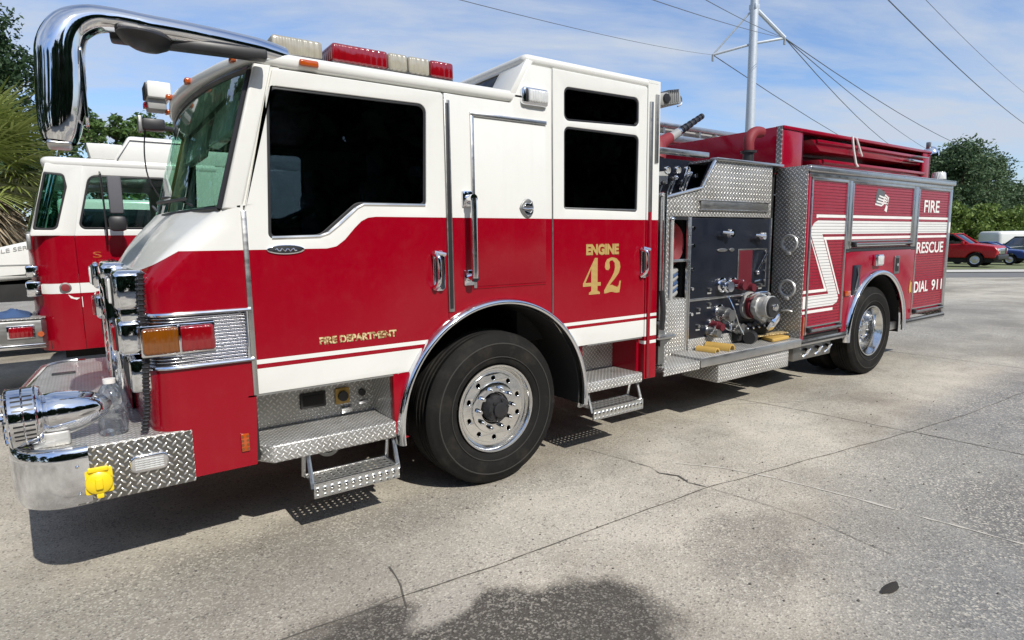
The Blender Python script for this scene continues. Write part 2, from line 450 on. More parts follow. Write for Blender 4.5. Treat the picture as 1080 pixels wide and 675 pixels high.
zs = [.53, .60, .75, .9, 1.05, 1.2, 1.35, 1.46, 1.50, 1.54, 1.58, 1.62, 1.66, 1.70, 1.74, 1.78, 1.82, 1.86, 1.885]
b = MB(); b.grid([[(x, y, z) for x, y in plan(z)] for z in zs], 'red', 0)
b.grid([[(x, y, z) for x, y in plan(z)] for z in (1.885,)]+[[(-1.50, y, 1.895) for x, y in plan(1.885)]], 'white')
def nose_cls(x, z, y):
    lim = 1.663 if x > -1.86 else 1.663-(-1.86-x)*.60
    if y > .3 and y < W-.3: lim = 1.55
    return 'white' if z > lim else 'red'
b.cut([[(-3, 1.55), (3, 1.55)], [(-3, .979), (-2.05, 1.549), (-1.86, 1.663), (3, 1.663)]], nose_cls)
nose = b.build('nose', E_, 50)
b = MB()   # dark cowl with wipers
b.grid([[(-1.60-.13*(1-((y-1.25)/1.2)**2), y, 1.897) for y in [.1+.23*i for i in range(11)]], [(-1.66-.15*(1-((y-1.25)/1.25)**2), y, 1.888) for y in [.1+.23*i for i in range(11)]]], 'black', .01)
b.tube([(-1.74, .35, 1.90), (-1.77, .8, 1.97), (-1.80, 1.15, 1.99)], .008, 'black'); b.tube([(-1.76, .45, 1.94), (-1.82, 1.2, 1.96)], .010, 'black')
b.tube([(-1.80, 1.4, 1.90), (-1.80, 1.8, 1.97), (-1.76, 2.1, 1.97)], .008, 'black')
b.build('windscreen_wiper', E_)
# ---- windscreen
def ws(y, t_):
    u = (y-W/2)/(W/2); k = 1-u*u
    return (-1.655+.19*t_-(.14+.0*t_)*k-.06*(1-u**6)*.5, y, 1.87+.70*t_)
b = MB(); ys = [.03+(W-.06)*i/20 for i in range(21)]
b.grid([[ws(y, t_/8) for y in ys] for t_ in range(9)], 'glass_w'); b.build('windscreen', E_, 60)
b = MB()
b.tube([ws(.03, t_/6) for t_ in range(7)], .014, 'black', 6); b.tube([ws(W-.03, t_/6) for t_ in range(7)], .014, 'black', 6)
b.tube([ws(y, 0) for y in ys], .012, 'black', 6); b.tube([ws(y, .99) for y in ys], .016, 'black', 6); b.build('windscreen_seal', E_)
b = MB(); b.plate([[(-1.61, 1.86), (-1.52, 1.86), (-1.335, 2.588), (-1.425, 2.588)]], 'y', .022, .02, 'white'); b.build('door_jamb', E_)
for yy in (0, W):
    b = MB(); q = [(-1.655, 1.87), (-1.565, 1.863), (-1.379, 2.59), (-1.462, 2.59)]
    b.plate([q], 'y', yy if yy == 0 else W-.07, .07, 'white', .012); b.build('windscreen_pillar', E_)
b = MB(); b.box(-1.50, -1.44, .35, 1.05, 2.30, 2.52, 'white', .01, rot=('Y', .25)); b.build('sun_visor', E_); b = MB(); b.box(-1.50, -1.44, 1.45, 2.15, 2.30, 2.52, 'white', .01, rot=('Y', .25))
b.build('sun_visor', E_)
# ---- chrome side strip behind nose
b = MB(); b.box(-1.574, -1.548, -.012, .02, .905, 1.86, 'alu', .004); b.build('corner_trim', E_)
# ---- ribbed insert + turn lamp
b = MB()
def off(z, d, k0=0, k1=9):
    P = plan(z)[k0:k1+1]; out = []
    for i, (x, y) in enumerate(P):
        a = Vector(P[max(i-1, 0)]); c = Vector(P[min(i+1, len(P)-1)]); t_ = (c-a).normalized(); n_ = Vector((t_.y, -t_.x))
        if n_.y > 0 and abs(n_.x) < .01: n_ = -n_
        if n_.x > 0.01: n_ = -n_
        out.append((x+n_.x*d, y+n_.y*d if n_.y < 0 or abs(n_.x) > .01 else y-d))
    return out
b.grid([[(x, y, z) for x, y in off(z, .007)] for z in (1.10, 1.19, 1.28, 1.36)], 'ribs')
for z0 in (1.10, 1.36): b.tube([(x, y, z0) for x, y in off(z0, .010)], .011, 'chrome', 8)
b.tube([(-1.583, -.010, 1.10), (-1.583, -.010, 1.36)], .009, 'chrome', 8)
rib = b.build('side_grille', E_)
b = MB(); b.box(-2.050, -1.895, -.042, .08, 1.175, 1.305, 'amber', .016, 3); b.build('turn_signal', E_)
b = MB(); b.box(-1.893, -1.74, -.040, .01, 1.175, 1.305, 'redlens', .016, 3); b.build('marker_lamp', E_)
b = MB(); b.box(-2.055, -1.735, -.018, .0, 1.163, 1.317, 'chrome', .01); b.box(-1.90, -1.888, -.046, 0, 1.17, 1.31, 'chrome', .004); b.build('lamp_bezel', E_)
b = MB(); b.box(-1.652, -1.612, -.012, .0, .615, .71, 'orange', .004, 2)
for i in range(2):
    for j in range(4): b.cyl((-1.645+.026*i, -.014, .63+.022*j), (-1.645+.026*i, -.008, .63+.022*j), .007, 'amber', 8)
b.build('side_reflector', E_)
# ---- headlamp stacks
def headstack(y0, sgn):
    b = MB(); q_ = .045 if sgn > 0 else -.015
    for z0, z1 in ((1.385, 1.575), (1.165, 1.34)):
        b.box(-2.185+q_, -2.0, y0, y0+.50, z0, z1, 'chrome', .028, 3)
        b.box(-2.192+q_, -2.18+q_, y0+.03, y0+.47, z0+.025, z1-.025, 'black', .01)
    b.box(-2.12, -1.99, y0+.01, y0+.49, 1.33, 1.40, 'chrome', .01)
    b.box(-2.15+q_, -1.99, y0+.0, y0+.50, .98, 1.15, 'chrome', .02)
    for i in range(6): b.box(-2.156+q_, -2.148+q_, y0+.05+.075*i, y0+.09+.075*i, 1.0, 1.13, 'black')
    o = b.build('headlamp_housing', E_)
    for z0, z1 in ((1.385, 1.575), (1.165, 1.34)):
        for k in (0, 1):
            c = MB(); zc = (z0+z1)/2; c.box(-2.205+q_, -2.185+q_, y0+.045+.22*k, y0+.235+.22*k, zc-.06, zc+.06, 'lamp' if z0 > 1.3 or k else 'redlens', .008); c.build('headlamp', o)
headstack(.075, 1); headstack(W-.54, -1)
b = MB()   # grille
b.box(-2.14, -2.05, .62, 1.88, .80, 1.50, 'black', .03); 
for i in range(9): b.box(-2.165, -2.13, .64, 1.86, .84+.072*i, .865+.072*i, 'chrome', .008)
b.box(-2.17, -2.08, .60, .66, .78, 1.54, 'chrome', .02); b.box(-2.17, -2.08, 1.84, 1.90, .78, 1.54, 'chrome', .02); b.box(-2.175, -2.05, .60, 1.90, 1.50, 1.60, 'chrome', .03, 3); b.box(-2.17, -2.08, .6, 1.9, .77, .82, 'chrome', .02)
b.build('grille', E_)
b = MB()   # corrugated hose in front of the corner
pts = [(-2.025, .045, 1.56), (-2.035, .045, 1.40), (-2.03, .035, 1.2), (-2.045, .02, 1.05), (-2.05, .03, .92), (-2.07, .04, .80)]
b.tube(pts, .012, 'black', 8, 6)
for i in range(34):
    t_ = i/33*(len(pts)-1); k = min(int(t_), len(pts)-2); p = Vector(pts[k]).lerp(Vector(pts[k+1]), t_-k); b.ball(p, .018, 'black', (1, 1, .45), 8)
b.build('corrugated_hose', E_)

# ---- bumper
b = MB(); z0, z1 = .513, .782
WB = 2.62
out = [(-1.87, .0), (-2.36, .0)]+[(-2.36-.225*sin(radians(a)), .25-.25*cos(radians(a))) for a in range(9, 91, 9)]+[(-2.615, .6), (-2.64, .9), (-2.655, WB/2)]
out = out+[(x, WB-y) for x, y in out[::-1][1:]]
b.plate([out], 'z', z1-.012, .012, 'dp', .004)
b.build('bumper_deck', E_)
b = MB(); b.plate([rect(-2.36, -1.872, z0, z1-.004, .004)], 'y', -.004, .012, 'dpb', .003); b.build('bumper_side', E_); b = MB(); b.plate([rect(-2.36, -1.872, z0, z1-.004, .004)], 'y', WB-.008, .012, 'dpb', .003); b.build('bumper_side', E_)
b = MB()
prof = [(z0-.004, -.035), (z0-.002, .0), (z0+.03, .012), (z0+.10, .016), (z1-.05, .016), (z1-.006, .012), (z1+.004, .0), (z1+.004, -.04)]
fr = [(-2.30, .0), (-2.36, .0)]+[(-2.36-.225*sin(radians(a)), .25-.25*cos(radians(a))) for a in range(9, 91, 9)]+[(-2.615, .6), (-2.64, .9), (-2.655, WB/2)]
fr = fr+[(x, WB-y) for x, y in fr[::-1][1:]]
G = []
for z, d in prof:
    row = []
    for i, (x, y) in enumerate(fr):
        a = Vector(fr[max(i-1, 0)]); c = Vector(fr[min(i+1, len(fr)-1)]); t_ = (c-a).normalized(); n_ = Vector((t_.y, -t_.x))
        row.append((x+n_.x*d, y+n_.y*d, z))
    G.append(row)
if G[3][5][0] > fr[5][0]:   # make sure the lip points outwards
    G = [[(2*fr[i][0]-p[0], 2*fr[i][1]-p[1], p[2]) for i, p in enumerate(r)] for r in G]
b.grid(G, 'chrome'); 
for zz in (.57, .70):
    for yy in (-.012,): b.ball((-2.345, yy-.006, zz), .008, 'chrome', seg=8)
b.build('bumper_shell', E_, 60)
b = MB()   # deck trim + hatch latch
b.tube([(x+.006, y+(.004 if y < 1 else -.004), z1+.004) for x, y in fr[1:-1]], .008, 'alu', 8)
b.box(-2.50, -2.36, 2.0, 2.07, z1, z1+.008, 'black', .003); b.box(-2.58, -2.55, 1.55, 1.62, z1, z1+.008, 'black', .003)
b.build('deck_trim', E_)
b = MB()   # yellow outlet on bumper side
b.plate([rpoly([(-2.325, .555, .01), (-2.215, .555, .01), (-2.215, .675, .01), (-2.325, .675, .01)])], 'y', -.016, .014, 'yellow', .004)
b.lathe([(.0, .03), (.035, .028), (.052, .018), (.056, .0)], (-2.27, -.012, .61), (0, -1, 0), 'yellow', 20)
b.box(-2.285, -2.255, -.055, -.02, .585, .635, 'yellow', .006); b.box(-2.31, -2.23, -.03, -.01, .662, .684, 'yellow', .006); b.box(-2.285, -2.255, -.03, -.01, .535, .56, 'yellow', .006)
b.build('outlet_cover', E_)
b = MB(); b.plate([rect(-2.145, -1.985, .615, .70, .03)], 'y', -.022, .02, 'chrome', .008, 3)
for i in range(5): b.box(-2.125, -2.005, -.028, -.018, .632+.011*i, .638+.011*i, 'lamp', .002)
b.build('bumper_lamp', E_)
# ---- siren
b = MB(); ax = Vector((1, .04, .02)).normalized(); o = Vector((-2.585, .14, .928))
b.lathe([(.0, .0), (.115, .0), (.131, .008), (.134, .02), (.134, .115), (.128, .128), (.10, .134), (.0, .134)], o, ax, 'chrome', 40)
b.lathe([(.084, .13), (.092, .14), (.095, .19), (.088, .26), (.072, .32), (.045, .37), (.015, .395), (0, .40)], o, ax, 'chrome', 40)
u = ax.orthogonal().normalized(); v = ax.cross(u)
for k in range(36):
    a = 2*pi*k/36; n_ = u*cos(a)+v*sin(a); tg = ax.cross(n_).normalized()
    if k % 6 not in (0, 1):      # grille slots let into the drum, in groups
        for j in range(2):
            p = o+ax*(.028+.042*j)+n_*.1335; q0, q1 = p, p+ax*.034
            b.hexa([tuple(w_) for w_ in (q0-tg*.004-n_*.003, q1-tg*.004-n_*.003, q1+tg*.004-n_*.003, q0+tg*.004-n_*.003, q0-tg*.004+n_*.0015, q1-tg*.004+n_*.0015, q1+tg*.004+n_*.0015, q0+tg*.004+n_*.0015)], 'black')
    if k % 2: b.tube([o+n_*.03-ax*.006, o+n_*.115-ax*.004], .005, 'chrome', 5)
for h_ in (.012, .066, .112): b.lathe([(.1335, h_-.004), (.1375, h_), (.1335, h_+.004)], o, ax, 'chrome', 40)
b.lathe([(0, -.02), (.035, -.018), (.04, 0)], o, ax, 'chrome', 20)
b.box(-2.50, -2.36, .09, .19, .782, .85, 'silver', .01)
b.tube([o+ax*.13+Vector((0, -.02, -.092)), o+ax*.22+Vector((0, -.02, -.098)), o+ax*.33+Vector((0, 0, -.065)), o+ax*.40+Vector((0, 0, -.01))], .011, 'silver', 10, 4)
b.build('siren', E_, 45)

# ---- cab sides
t7 = math.degrees(math.asin((.905-.54)/RA)); aL = 180-t7
a385 = math.degrees(math.acos(-.392/RA)); a449 = math.degrees(math.acos(.452/RA))
door_win = [(-1.447, 1.716, .03), (-1.17, 1.722, .10), (-.955, 1.902, .09), (-.527, 1.902, .03), (-.507, 2.498, .05), (-1.408, 2.490, .05)]
def front_door(y, side):
    th = .05; yo = y if side else y-th
    d = thing  # noqa
    b = MB()
    outl = [(-1.553, .905)]+arcpts(0, .54, RA, aL, a385, 8)+[(-.392, 2.578, .02), (-1.372, 2.578, .02), (-1.557, 1.852, .06)]
    b.plate([rpoly(outl), rpoly(door_win)], 'y', yo, th, 'white', .005)
    b.cut(SL, side_cls)
    o = b.build('front_door', E_)
    w = MB(); w.plate([rpoly(door_win)], 'y', yo+.014, .006, 'glass_m' if side else 'glass_t'); w.build('window', o)
    w = MB(); big = [(x, z, r) for x, z, r in door_win]
    inner = rpoly([(-1.430, 1.733, .02), (-1.176, 1.739, .09), (-.961, 1.919, .08), (-.543, 1.919, .02), (-.521, 2.484, .04), (-1.394, 2.476, .04)])
    w.plate([rpoly(door_win), inner], 'y', yo+(.008 if side else .03), .012, 'black', .002)
    if side:
        tr = [(-1.43, 1.722), (-1.18, 1.728), (-1.13, 1.745), (-1.07, 1.79), (-1.0, 1.85), (-.96, 1.885), (-.92, 1.905), (-.535, 1.908)]
        w.tube([(x, .004, z) for x, z in tr], .010, 'polish', 6)
    w.build('window_seal', o)
    return o
fd = front_door(0, 1); front_door(W, 0)
def handle(x, z, par, w=.06):
    b = MB(); b.plate([rect(x-w*.7, x+w*.7, z-.125, z+.125, .03)], 'y', -.012, .014, 'chrome', .006)
    b.plate([rect(x-w*.45, x+w*.45, z-.095, z+.095, .02)], 'y', -.016, .006, 'black', .002)
    b.tube([(x-.035, -.01, z+.105), (x-.03, -.055, z+.085), (x-.025, -.06, z), (x-.03, -.055, z-.07), (x-.035, -.01, z-.105)], [.018, .015, .013, .015, .018], 'chrome', 10, 4)
    b.tube([(x-.045, -.03, z+.115), (x+.03, -.035, z+.10)], .014, 'chrome', 8)
    b.cyl((x+.01, -.01, z-.10), (x+.01, -.03, z-.10), .016, 'chrome', 12)
    b.build('handle', par)
handle(-.455, 1.512, fd)
b = MB(); el = [(-1.364+.098*cos(a), 1.661+.026*sin(a)) for a in [2*pi*i/28 for i in range(28)]]
b.plate([el], 'y', -.009, .012, 'chrome', .004); el2 = [(-1.364+.085*cos(a), 1.661+.019*sin(a)) for a in [2*pi*i/28 for i in range(28)]]
b.plate([el2], 'y', -.0115, .004, 'black', .001)
b.tube([(-1.42+.0085*i, -.013, 1.660+.008*sin(i*1.9)) for i in range(14)], .003, 'chrome', 5)
b.build('badge', fd)
b = MB(); b.text('FIRE DEPARTMENT', -1.215, 1.133, .46, .042, -.0015, 'gold2', .002, .045); b.build('lettering', fd)
# mid panel
def mid_panel(y, side):
    th = .05; yo = y if side else y-th; b = MB()
    outl = arcpts(0, .54, RA, a385, a449, 10)+[(.452, 2.84), (.262, 2.84, .02), (.112, 2.578, .02), (-.385, 2.578)]
    b.plate([rpoly(outl)], 'y', yo, th, 'white', .003); b.cut(SL, side_cls); o = b.build('cab_side_panel', E_)
    return o
mp = mid_panel(0, 1); mid_panel(W, 0)
b = MB(); b.box(-.195, .39, -.004, .01, 1.40, 2.462, 'white', .003); b.cut([FL], side_cls); dr = b.build('locker_door', mp)
b = MB(); b.box(-.208, -.185, -.014, .004, 1.39, 2.475, 'alu', .004); b.box(-.208, .395, -.016, .004, 2.462, 2.488, 'alu', .005); b.box(-.19, .39, -.006, .002, 1.385, 1.398, 'red', .002); b.build('hinge', mp)
b = MB(); P = [(-.238, -.006, 1.955), (-.238, -.075, 1.955), (-.238, -.078, 1.90), (-.238, -.078, 1.50), (-.238, -.075, 1.46), (-.238, -.006, 1.46)]
b.tube(P[1:5], .021, 'polish', 12); 
for z in (1.955, 1.46):
    b.tube([(-.238, 0, z), (-.238, -.082, z)], .026, 'chrome', 12); b.box(-.278, -.20, -.012, .0, z-.05, z+.05, 'chrome', .012)
b.build('grab_rail', mp)
b = MB()  # gap / gutter strip between doors
b.box(-.393, -.352, -.010, .012, 1.25, 2.54, 'dull', .005); b.box(-.386, -.362, -.0125, .0, 1.27, 2.52, 'black', .002); b.build('door_strip', E_)
b = MB(); c0 = [(.232+.050*cos(a)*(1.0 if cos(a) > 0 else 1.35-.35*abs(sin(a))), 1.905+.064*sin(a)) for a in [2*pi*i/30 for i in range(30)]]
b.plate([c0], 'y', -.012, .014, 'dull', .005); 
b.plate([[(.19, 1.915), (.215, 1.94), (.25, 1.935), (.27, 1.955), (.262, 1.915), (.23, 1.92)]], 'y', -.017, .008, 'chrome', .002)
b.plate([[(.20, 1.895), (.25, 1.875), (.275, 1.90), (.265, 1.865), (.23, 1.85), (.205, 1.87)]], 'y', -.017, .008, 'chrome', .002)
b.tube([(.185, -.015, 1.905), (.22, -.018, 1.90), (.27, -.018, 1.905)], .005, 'chrome', 6); b.build('badge', mp)
# scene light on raised roof
b = MB(); b.box(.185, .40, -.035, .02, 2.575, 2.69, 'chrome', .02, 3); b.box(.205, .222, -.042, .0, 2.59, 2.675, 'black', .004); b.box(.225, .387, -.052, -.02, 2.59, 2.675, 'lamp', .015, 3); b.build('scene_light', mp)
# rear door
def rear_door(y, side):
    th = .05; yo = y if side else y-th; b = MB()
    w1 = [(.561, 2.512, .045), (1.309, 2.540, .045), (1.306, 2.752, .045), (.561, 2.740, .045)]
    w2 = [(.559, 1.908, .02), (1.302, 1.898, .02), (1.311, 2.475, .045), (.561, 2.474, .045)]
    outl = arcpts(0, .54, RA, a449-.6, t7, 6)+[(1.40, .905), (1.40, 2.845, .02), (.459, 2.845, .01)]
    b.plate([rpoly(outl), rpoly(w1), rpoly(w2)], 'y', yo, th, 'white', .004); b.cut(SL, side_cls); o = b.build('rear_door', E_)
    for w in (w1, w2):
        g = MB(); g.plate([rpoly(w)], 'y', yo+.016, .006, 'glass_d'); g.build('window', o)
        cx = sum(p[0] for p in w)/4; cz = sum(p[1] for p in w)/4
        inn = [(cx+(x-cx)*.965, cz+(z-cz)*(1-.026/abs(w[2][1]-w[1][1])), r*.8) for x, z, r in w]
        g = MB(); g.plate([rpoly(w), rpoly(inn)], 'y', yo+(.006 if side else .03), .014, 'black', .002); 
        if side and w is w2: g.box(.57, 1.295, .0, .012, 1.905, 1.918, 'dull', .003)
        g.build('window_seal', o)
    return o
rd = rear_door(0, 1); rear_door(W, 0)
handle(1.385, 1.505, rd, .05)
b = MB(); b.text('ENGINE', .768, 1.575, .335, .082, -.0015, 'gold', .002, .055); b.build('lettering', rd)
b = MB(); S = .272/1.4; X0, Z0 = .738, 1.283
four = [(.60, 1.4), (.74, 1.4), (.74, .46), (.90, .46), (.90, .32), (.74, .32), (.74, .13), (.86, .08), (.86, 0), (.30, 0), (.30, .08), (.42, .13), (.42, .32), (0, .32), (0, .43)]
hole = [(.42, .46), (.12, .46), (.42, 1.0)]
b.plate([[(X0+x*S*1.02, Z0+z*S) for x, z in four], [(X0+x*S*1.02, Z0+z*S) for x, z in hole]], 'y', -.0015, .002, 'gold')
two = [(.03, 1.02), (.06, 1.2), (.18, 1.34), (.42, 1.4), (.68, 1.35), (.86, 1.2), (.90, 1.0), (.82, .78), (.62, .58), (.40, .40), (.30, .30), (.44, .32), (.60, .26), (.74, .22), (.83, .30), (.86, .46), (.94, .46), (.90, .2), (.86, .0), (.70, -.01), (.55, .02), (.38, .05), (.22, .02), (.0, .0), (.0, .12), (.16, .32), (.40, .60), (.54, .80), (.60, 1.0), (.57, 1.18), (.46, 1.28), (.34, 1.27), (.27, 1.2), (.30, 1.1), (.31, .98), (.22, .90), (.10, .92)]
b.plate([[(X0+.215+x*S*.97, Z0+z*S) for x, z in two]], 'y', -.0015, .002, 'gold'); b.build('lettering', rd)
# rear pillar + hinge strips
b = MB(); b.plate([rect(1.408, 1.548, .55, 2.90, .006)], 'y', W-.06, .06, 'white', .004); b.cut([[(-3, .905), (3, .905)]]+SL, side_cls); b.build('rear_pillar', E_)
b = MB(); b.plate([rect(1.408, 1.548, .55, 2.90, .006)], 'y', 0, .06, 'white', .004)
b.cut(SL+[[(-3, .905), (3, .905)], [(-3, .868), (3, .868)], [(-3, .842), (3, .842)]], lambda x, z, y: ('white' if .842 < z < .868 else 'red') if z < .905 else side_cls(x, z))
b.box(1.38, 1.548, .0605, .40, .552, .90, 'red'); 
pl = b.build('rear_pillar', E_)
b = MB(); b.box(1.425, 1.452, -.012, .0, .56, 1.90, 'red', .004); b.box(1.45, 1.462, -.008, 0, .56, 2.74, 'black', .002); b.box(1.425, 1.452, -.010, .0, 1.90, 2.74, 'dull', .004)
b.box(1.490, 1.506, -.012, .0, 2.28, 2.80, 'dull', .004); b.box(1.512, 1.526, -.012, .0, 2.28, 2.80, 'dull', .004); b.build('door_hinge', pl)
b = MB(); b.box(.446, .456, -.006, .01, 1.17, 2.84, 'dull', .002); b.build('seam_trim', E_)
b = MB()   # chrome arch trim
prof = [(.728, .03), (.730, -.030), (.738, -.044), (.750, -.046), (.763, -.034), (.772, -.006), (.774, .03)]
prof = [(r, -y) for r, y in prof]
b.lathe(prof, (0, 0, .54), (0, -1, 0), 'chrome', 60, -6, 186); b.build('wheel_arch_trim', E_, 70)
# red returns beside the arch
b = MB()
b.plate([rpoly([(-.785, .53), (-.70, .50)]+arcpts(0, .54, .73, 184, 150, 4)+[(-.70, .905), (-.785, .905)])], 'y', .004, .05, 'red', .003)
b.box(-.785, -.74, .055, .40, .50, .90, 'dp'); b.build('arch_return', E_); b = MB(); b.box(.74, .785, .055, .40, .50, .90, 'red'); b.build('arch_return', E_)
# cab lower: step wells
def step_well(x0, x1, ztop, name):
    b = MB(); b.box(x0, x1, .335, .345, .58, .92, 'dp'); b.box(x0, x1, -.0, .34, .896, .904, 'alu'); b.build('step_well', E_)
step_well(-1.60, -.785, .60, ''); step_well(.785, 1.38, .60, '')
b = MB()
b.box(-1.25, -1.095, .318, .335, .695, .79, 'black', .004); b.box(-1.235, -1.11, .312, .32, .71, .775, 'dark', .004)
b.build('power_inlet', E_); b = MB(); b.plate([rect(-1.035, -.945, .69, .79, .008)], 'y', .318, .016, 'tan', .004); b.cyl((-.99, .316, .74), (-.99, .30, .74), .032, 'black', 16)
b.box(-1.0, -.93, .32, .335, .62, .67, 'polish', .003); b.cyl((-.86, .335, .74), (-.86, .315, .74), .022, 'black', 14); b.box(-.88, -.82, .325, .335, .665, .69, 'chrome', .003)
b.build('outlet_panel', E_)
b = MB(); outl = rpoly([(-1.565, .30), (-1.565, .08, .02), (-1.50, -.012, .02), (-.79, -.012, .03), (-.765, .02, .02), (-.765, .34), (-1.565, .34)])
b.plate([outl], 'z', .515, .10, 'dp', .012); b.build('cab_step', E_)
b = MB(); b.plate([rpoly([(.77, .33), (.77, .0, .02), (1.40, .0, .02), (1.40, .33)])], 'z', .53, .08, 'dp', .010); b.build('cab_step', E_)
def fold(x0, x1, z, y0=-.03, d=.20):
    b = MB(); b.box(x0, x1, y0, y0+.018, z-.03, z+.045, 'perf', .003); b.grid([[(x0, y0+.01, z+.047), (x1, y0+.01, z+.047)], [(x0, y0+d, z+.047), (x1, y0+d, z+.047)]], 'perf')
    b.box(x0, x1, y0, y0+.02, z+.042, z+.052, 'alu', .003); b.box(x0, x1, y0, y0+.02, z-.035, z-.025, 'alu', .003); b.box(x0, x1, y0+d-.01, y0+d+.01, z+.03, z+.052, 'alu', .003)
    for x in (x0, x1):
        b.tube([(x, y0+.02, z+.02), (x, y0+.09, z+.22)], .013, 'alu', 6); b.tube([(x, y0+d, z+.04), (x, y0+d-.04, z+.24)], .013, 'alu', 6)
    b.build('folding_step', E_)
fold(-1.30, -.78, .30); fold(.84, 1.39, .345, -.015, .18)
# lower cab skirt under step + behind
b = MB(); b.box(-1.60, -1.57, .03, .40, .53, .9, 'red'); b.build('nose_return', E_)
# ---- roofs
b = MB()
def roofpl(x0, x1): return rpoly([(x0+.0, .0, .03), (x1, 0), (x1, W), (x0, W, .03)]) 
brow = [(-1.47, .0, .05), (-1.505, .08), (-1.575, .35), (-1.645, .7), (-1.680, 1.05), (-1.69, 1.25)]
brow = brow+[(x, W-y)+tuple(r) for x, y, *r in brow[::-1][1:]]
b.plate([rpoly(brow+[(.20, W), (.20, 0)])], 'z', 2.592, .068, 'white', .028, 4); b.build('roof', E_)
b = MB()
xs0, xs1 = .12, .275
b.hexa([(xs0, 0.001, 2.60), (1.55, .001, 2.60), (1.55, .05, 2.60), (xs0, .05, 2.60), (xs1, .001, 2.85), (1.55, .001, 2.85), (1.55, .05, 2.85), (xs1, .05, 2.85)], 'white') if False else None
b.plate([rpoly([(.225, .0, .05), (1.55, .0, .03), (1.55, W, .03), (.225, W, .05)])], 'z', 2.843, .067, 'white', .035, 4)
# sloping front of the raised roof with frame posts
def slab(y0, y1, t0=0., t1=1., m='white', d=0.):
    xa, za, xb, zb = .095, 2.63, .245, 2.875
    p = lambda t_, o_: (xa+(xb-xa)*t_+o_, za+(zb-za)*t_)
    q = [p(t0, -d), p(t1, -d), p(t1, .06), p(t0, .06)]
    b.hexa([(q[0][0], y0, q[0][1]), (q[3][0], y0, q[3][1]), (q[3][0], y1, q[3][1]), (q[0][0], y1, q[0][1]), (q[1][0], y0, q[1][1]), (q[2][0], y0, q[2][1]), (q[2][0], y1, q[2][1]), (q[1][0], y1, q[1][1])], m, .01)
slab(0.001, .30); slab(W-.30, W-.001); slab(1.17, 1.33); slab(.28, W-.28, 0, .16); slab(.28, W-.28, .86, 1.)
rr = b.build('raised_roof', E_)
for ya, yb in ((.28, 1.19), (1.31, W-.28)):
    b = MB(); slab(ya, yb, .12, .9, 'glass_d', -.015); b.build('roof_window', rr)
b = MB(); b.box(1.50, 1.548, .06, W-.06, .56, 2.86, 'white', .01); b.cut([[(-3, 1.838), (3, 1.838)]], lambda x, z, y: 'white' if z > 1.838 else 'red'); b.build('cab_rear_wall', E_)
# marker lights
for x, y in ((-1.520, .16), (-1.655, .75), (-1.70, 1.25), (-1.655, 1.75), (-1.520, 2.34)):
    b = MB(); b.box(x-.022, x+.02, y-.035, y+.035, 2.615, 2.648, 'orange', .010, 3); b.build('marker_light', E_)
b = MB(); b.box(-1.24, -1.14, -.022, .0, 2.605, 2.64, 'orange', .01, 3); b.build('marker_light', E_)
# roof light bars
def bar(y0, y1, x0, x1, z, segs, along):
    b = MB(); b.box(x0, x1, y0, y1, z, z+.04, 'black', .01); o = b.build('light_bar', E_)
    n = len(segs)
    for i, (m, f0, f1) in enumerate(segs):
        c = MB()
        if along == 'x': c.box(x0+(x1-x0)*f0, x0+(x1-x0)*f1, y0-.01, y1, z+.025, z+.13, m, .018, 3)
        else: c.box(x0, x1, y0+(y1-y0)*f0, y0+(y1-y0)*f1, z+.025, z+.13, m, .018, 3)
        c.build('lens', o)
bar(.20, .50, -.99, -.20, 2.69, [('redlens', 0, .43), ('clens', .435, .595), ('clens', .60, .785), ('redlens', .79, 1)], 'x')
bar(.26, .56, -1.30, -1.02, 2.70, [('clens', 0, 1)], 'y')
bar(.66, 1.9, -1.30, -1.06, 2.68, [('redlens', 0, .3), ('clens', .32, .66), ('redlens', .68, 1)], 'y')
# floodlight on brow, far mirror bracket
b = MB(); b.box(-1.80, -1.66, 1.46, 1.70, 2.67, 2.775, 'white', .012); b.box(-1.812, -1.795, 1.48, 1.68, 2.68, 2.765, 'black', .005); b.box(-1.80, -1.69, 1.50, 1.66, 2.60, 2.67, 'grip', .01); b.box(-1.82, -1.80, 1.54, 1.62, 2.61, 2.65, 'redlens', .006); b.box(-1.78, -1.70, 1.78, 1.84, 2.66, 2.76, 'grip', .01); b.build('brow_floodlight', E_)
# mirror
b = MB()
b.tube([(-1.30, .06, 2.655), (-1.45, .01, 2.660), (-1.70, -.06, 2.655), (-1.90, -.095, 2.650), (-1.98, -.10, 2.650)], [.050, .054, .050, .048, .048], 'chrome', 16, 5)
b.box(-2.06, -1.42, -.10, -.02, 2.58, 2.625, 'black', .01, rot=('Z', -.10)); 
ma = b.build('mirror_arm', E_)
b = MB()
cs = []   # shell sections down the head
path0 = [(-1.96, 2.650, .048, .052), (-2.05, 2.650, .050, .058), (-2.13, 2.636, .058, .072), (-2.20, 2.590, .074, .088), (-2.238, 2.51, .085, .098), (-2.246, 2.42, .087, .10), (-2.252, 2.34, .087, .10), (-2.262, 2.25, .082, .098), (-2.270, 2.17, .072, .09), (-2.275, 2.125, .058, .078)]
path = []
for i in range(len(path0)-1):
    p0, p1, p2, p3 = (Vector(path0[min(max(i+k, 0), len(path0)-1)]) for k in (-1, 0, 1, 2))
    for j in range(5):
        t_ = j/5; path.append(tuple(.5*((2*p1)+(p2-p0)*t_+(2*p0-5*p1+4*p2-p3)*t_*t_+(3*p1-p0-3*p2+p3)*t_**3)))
path.append(path0[-1])
V_ = []
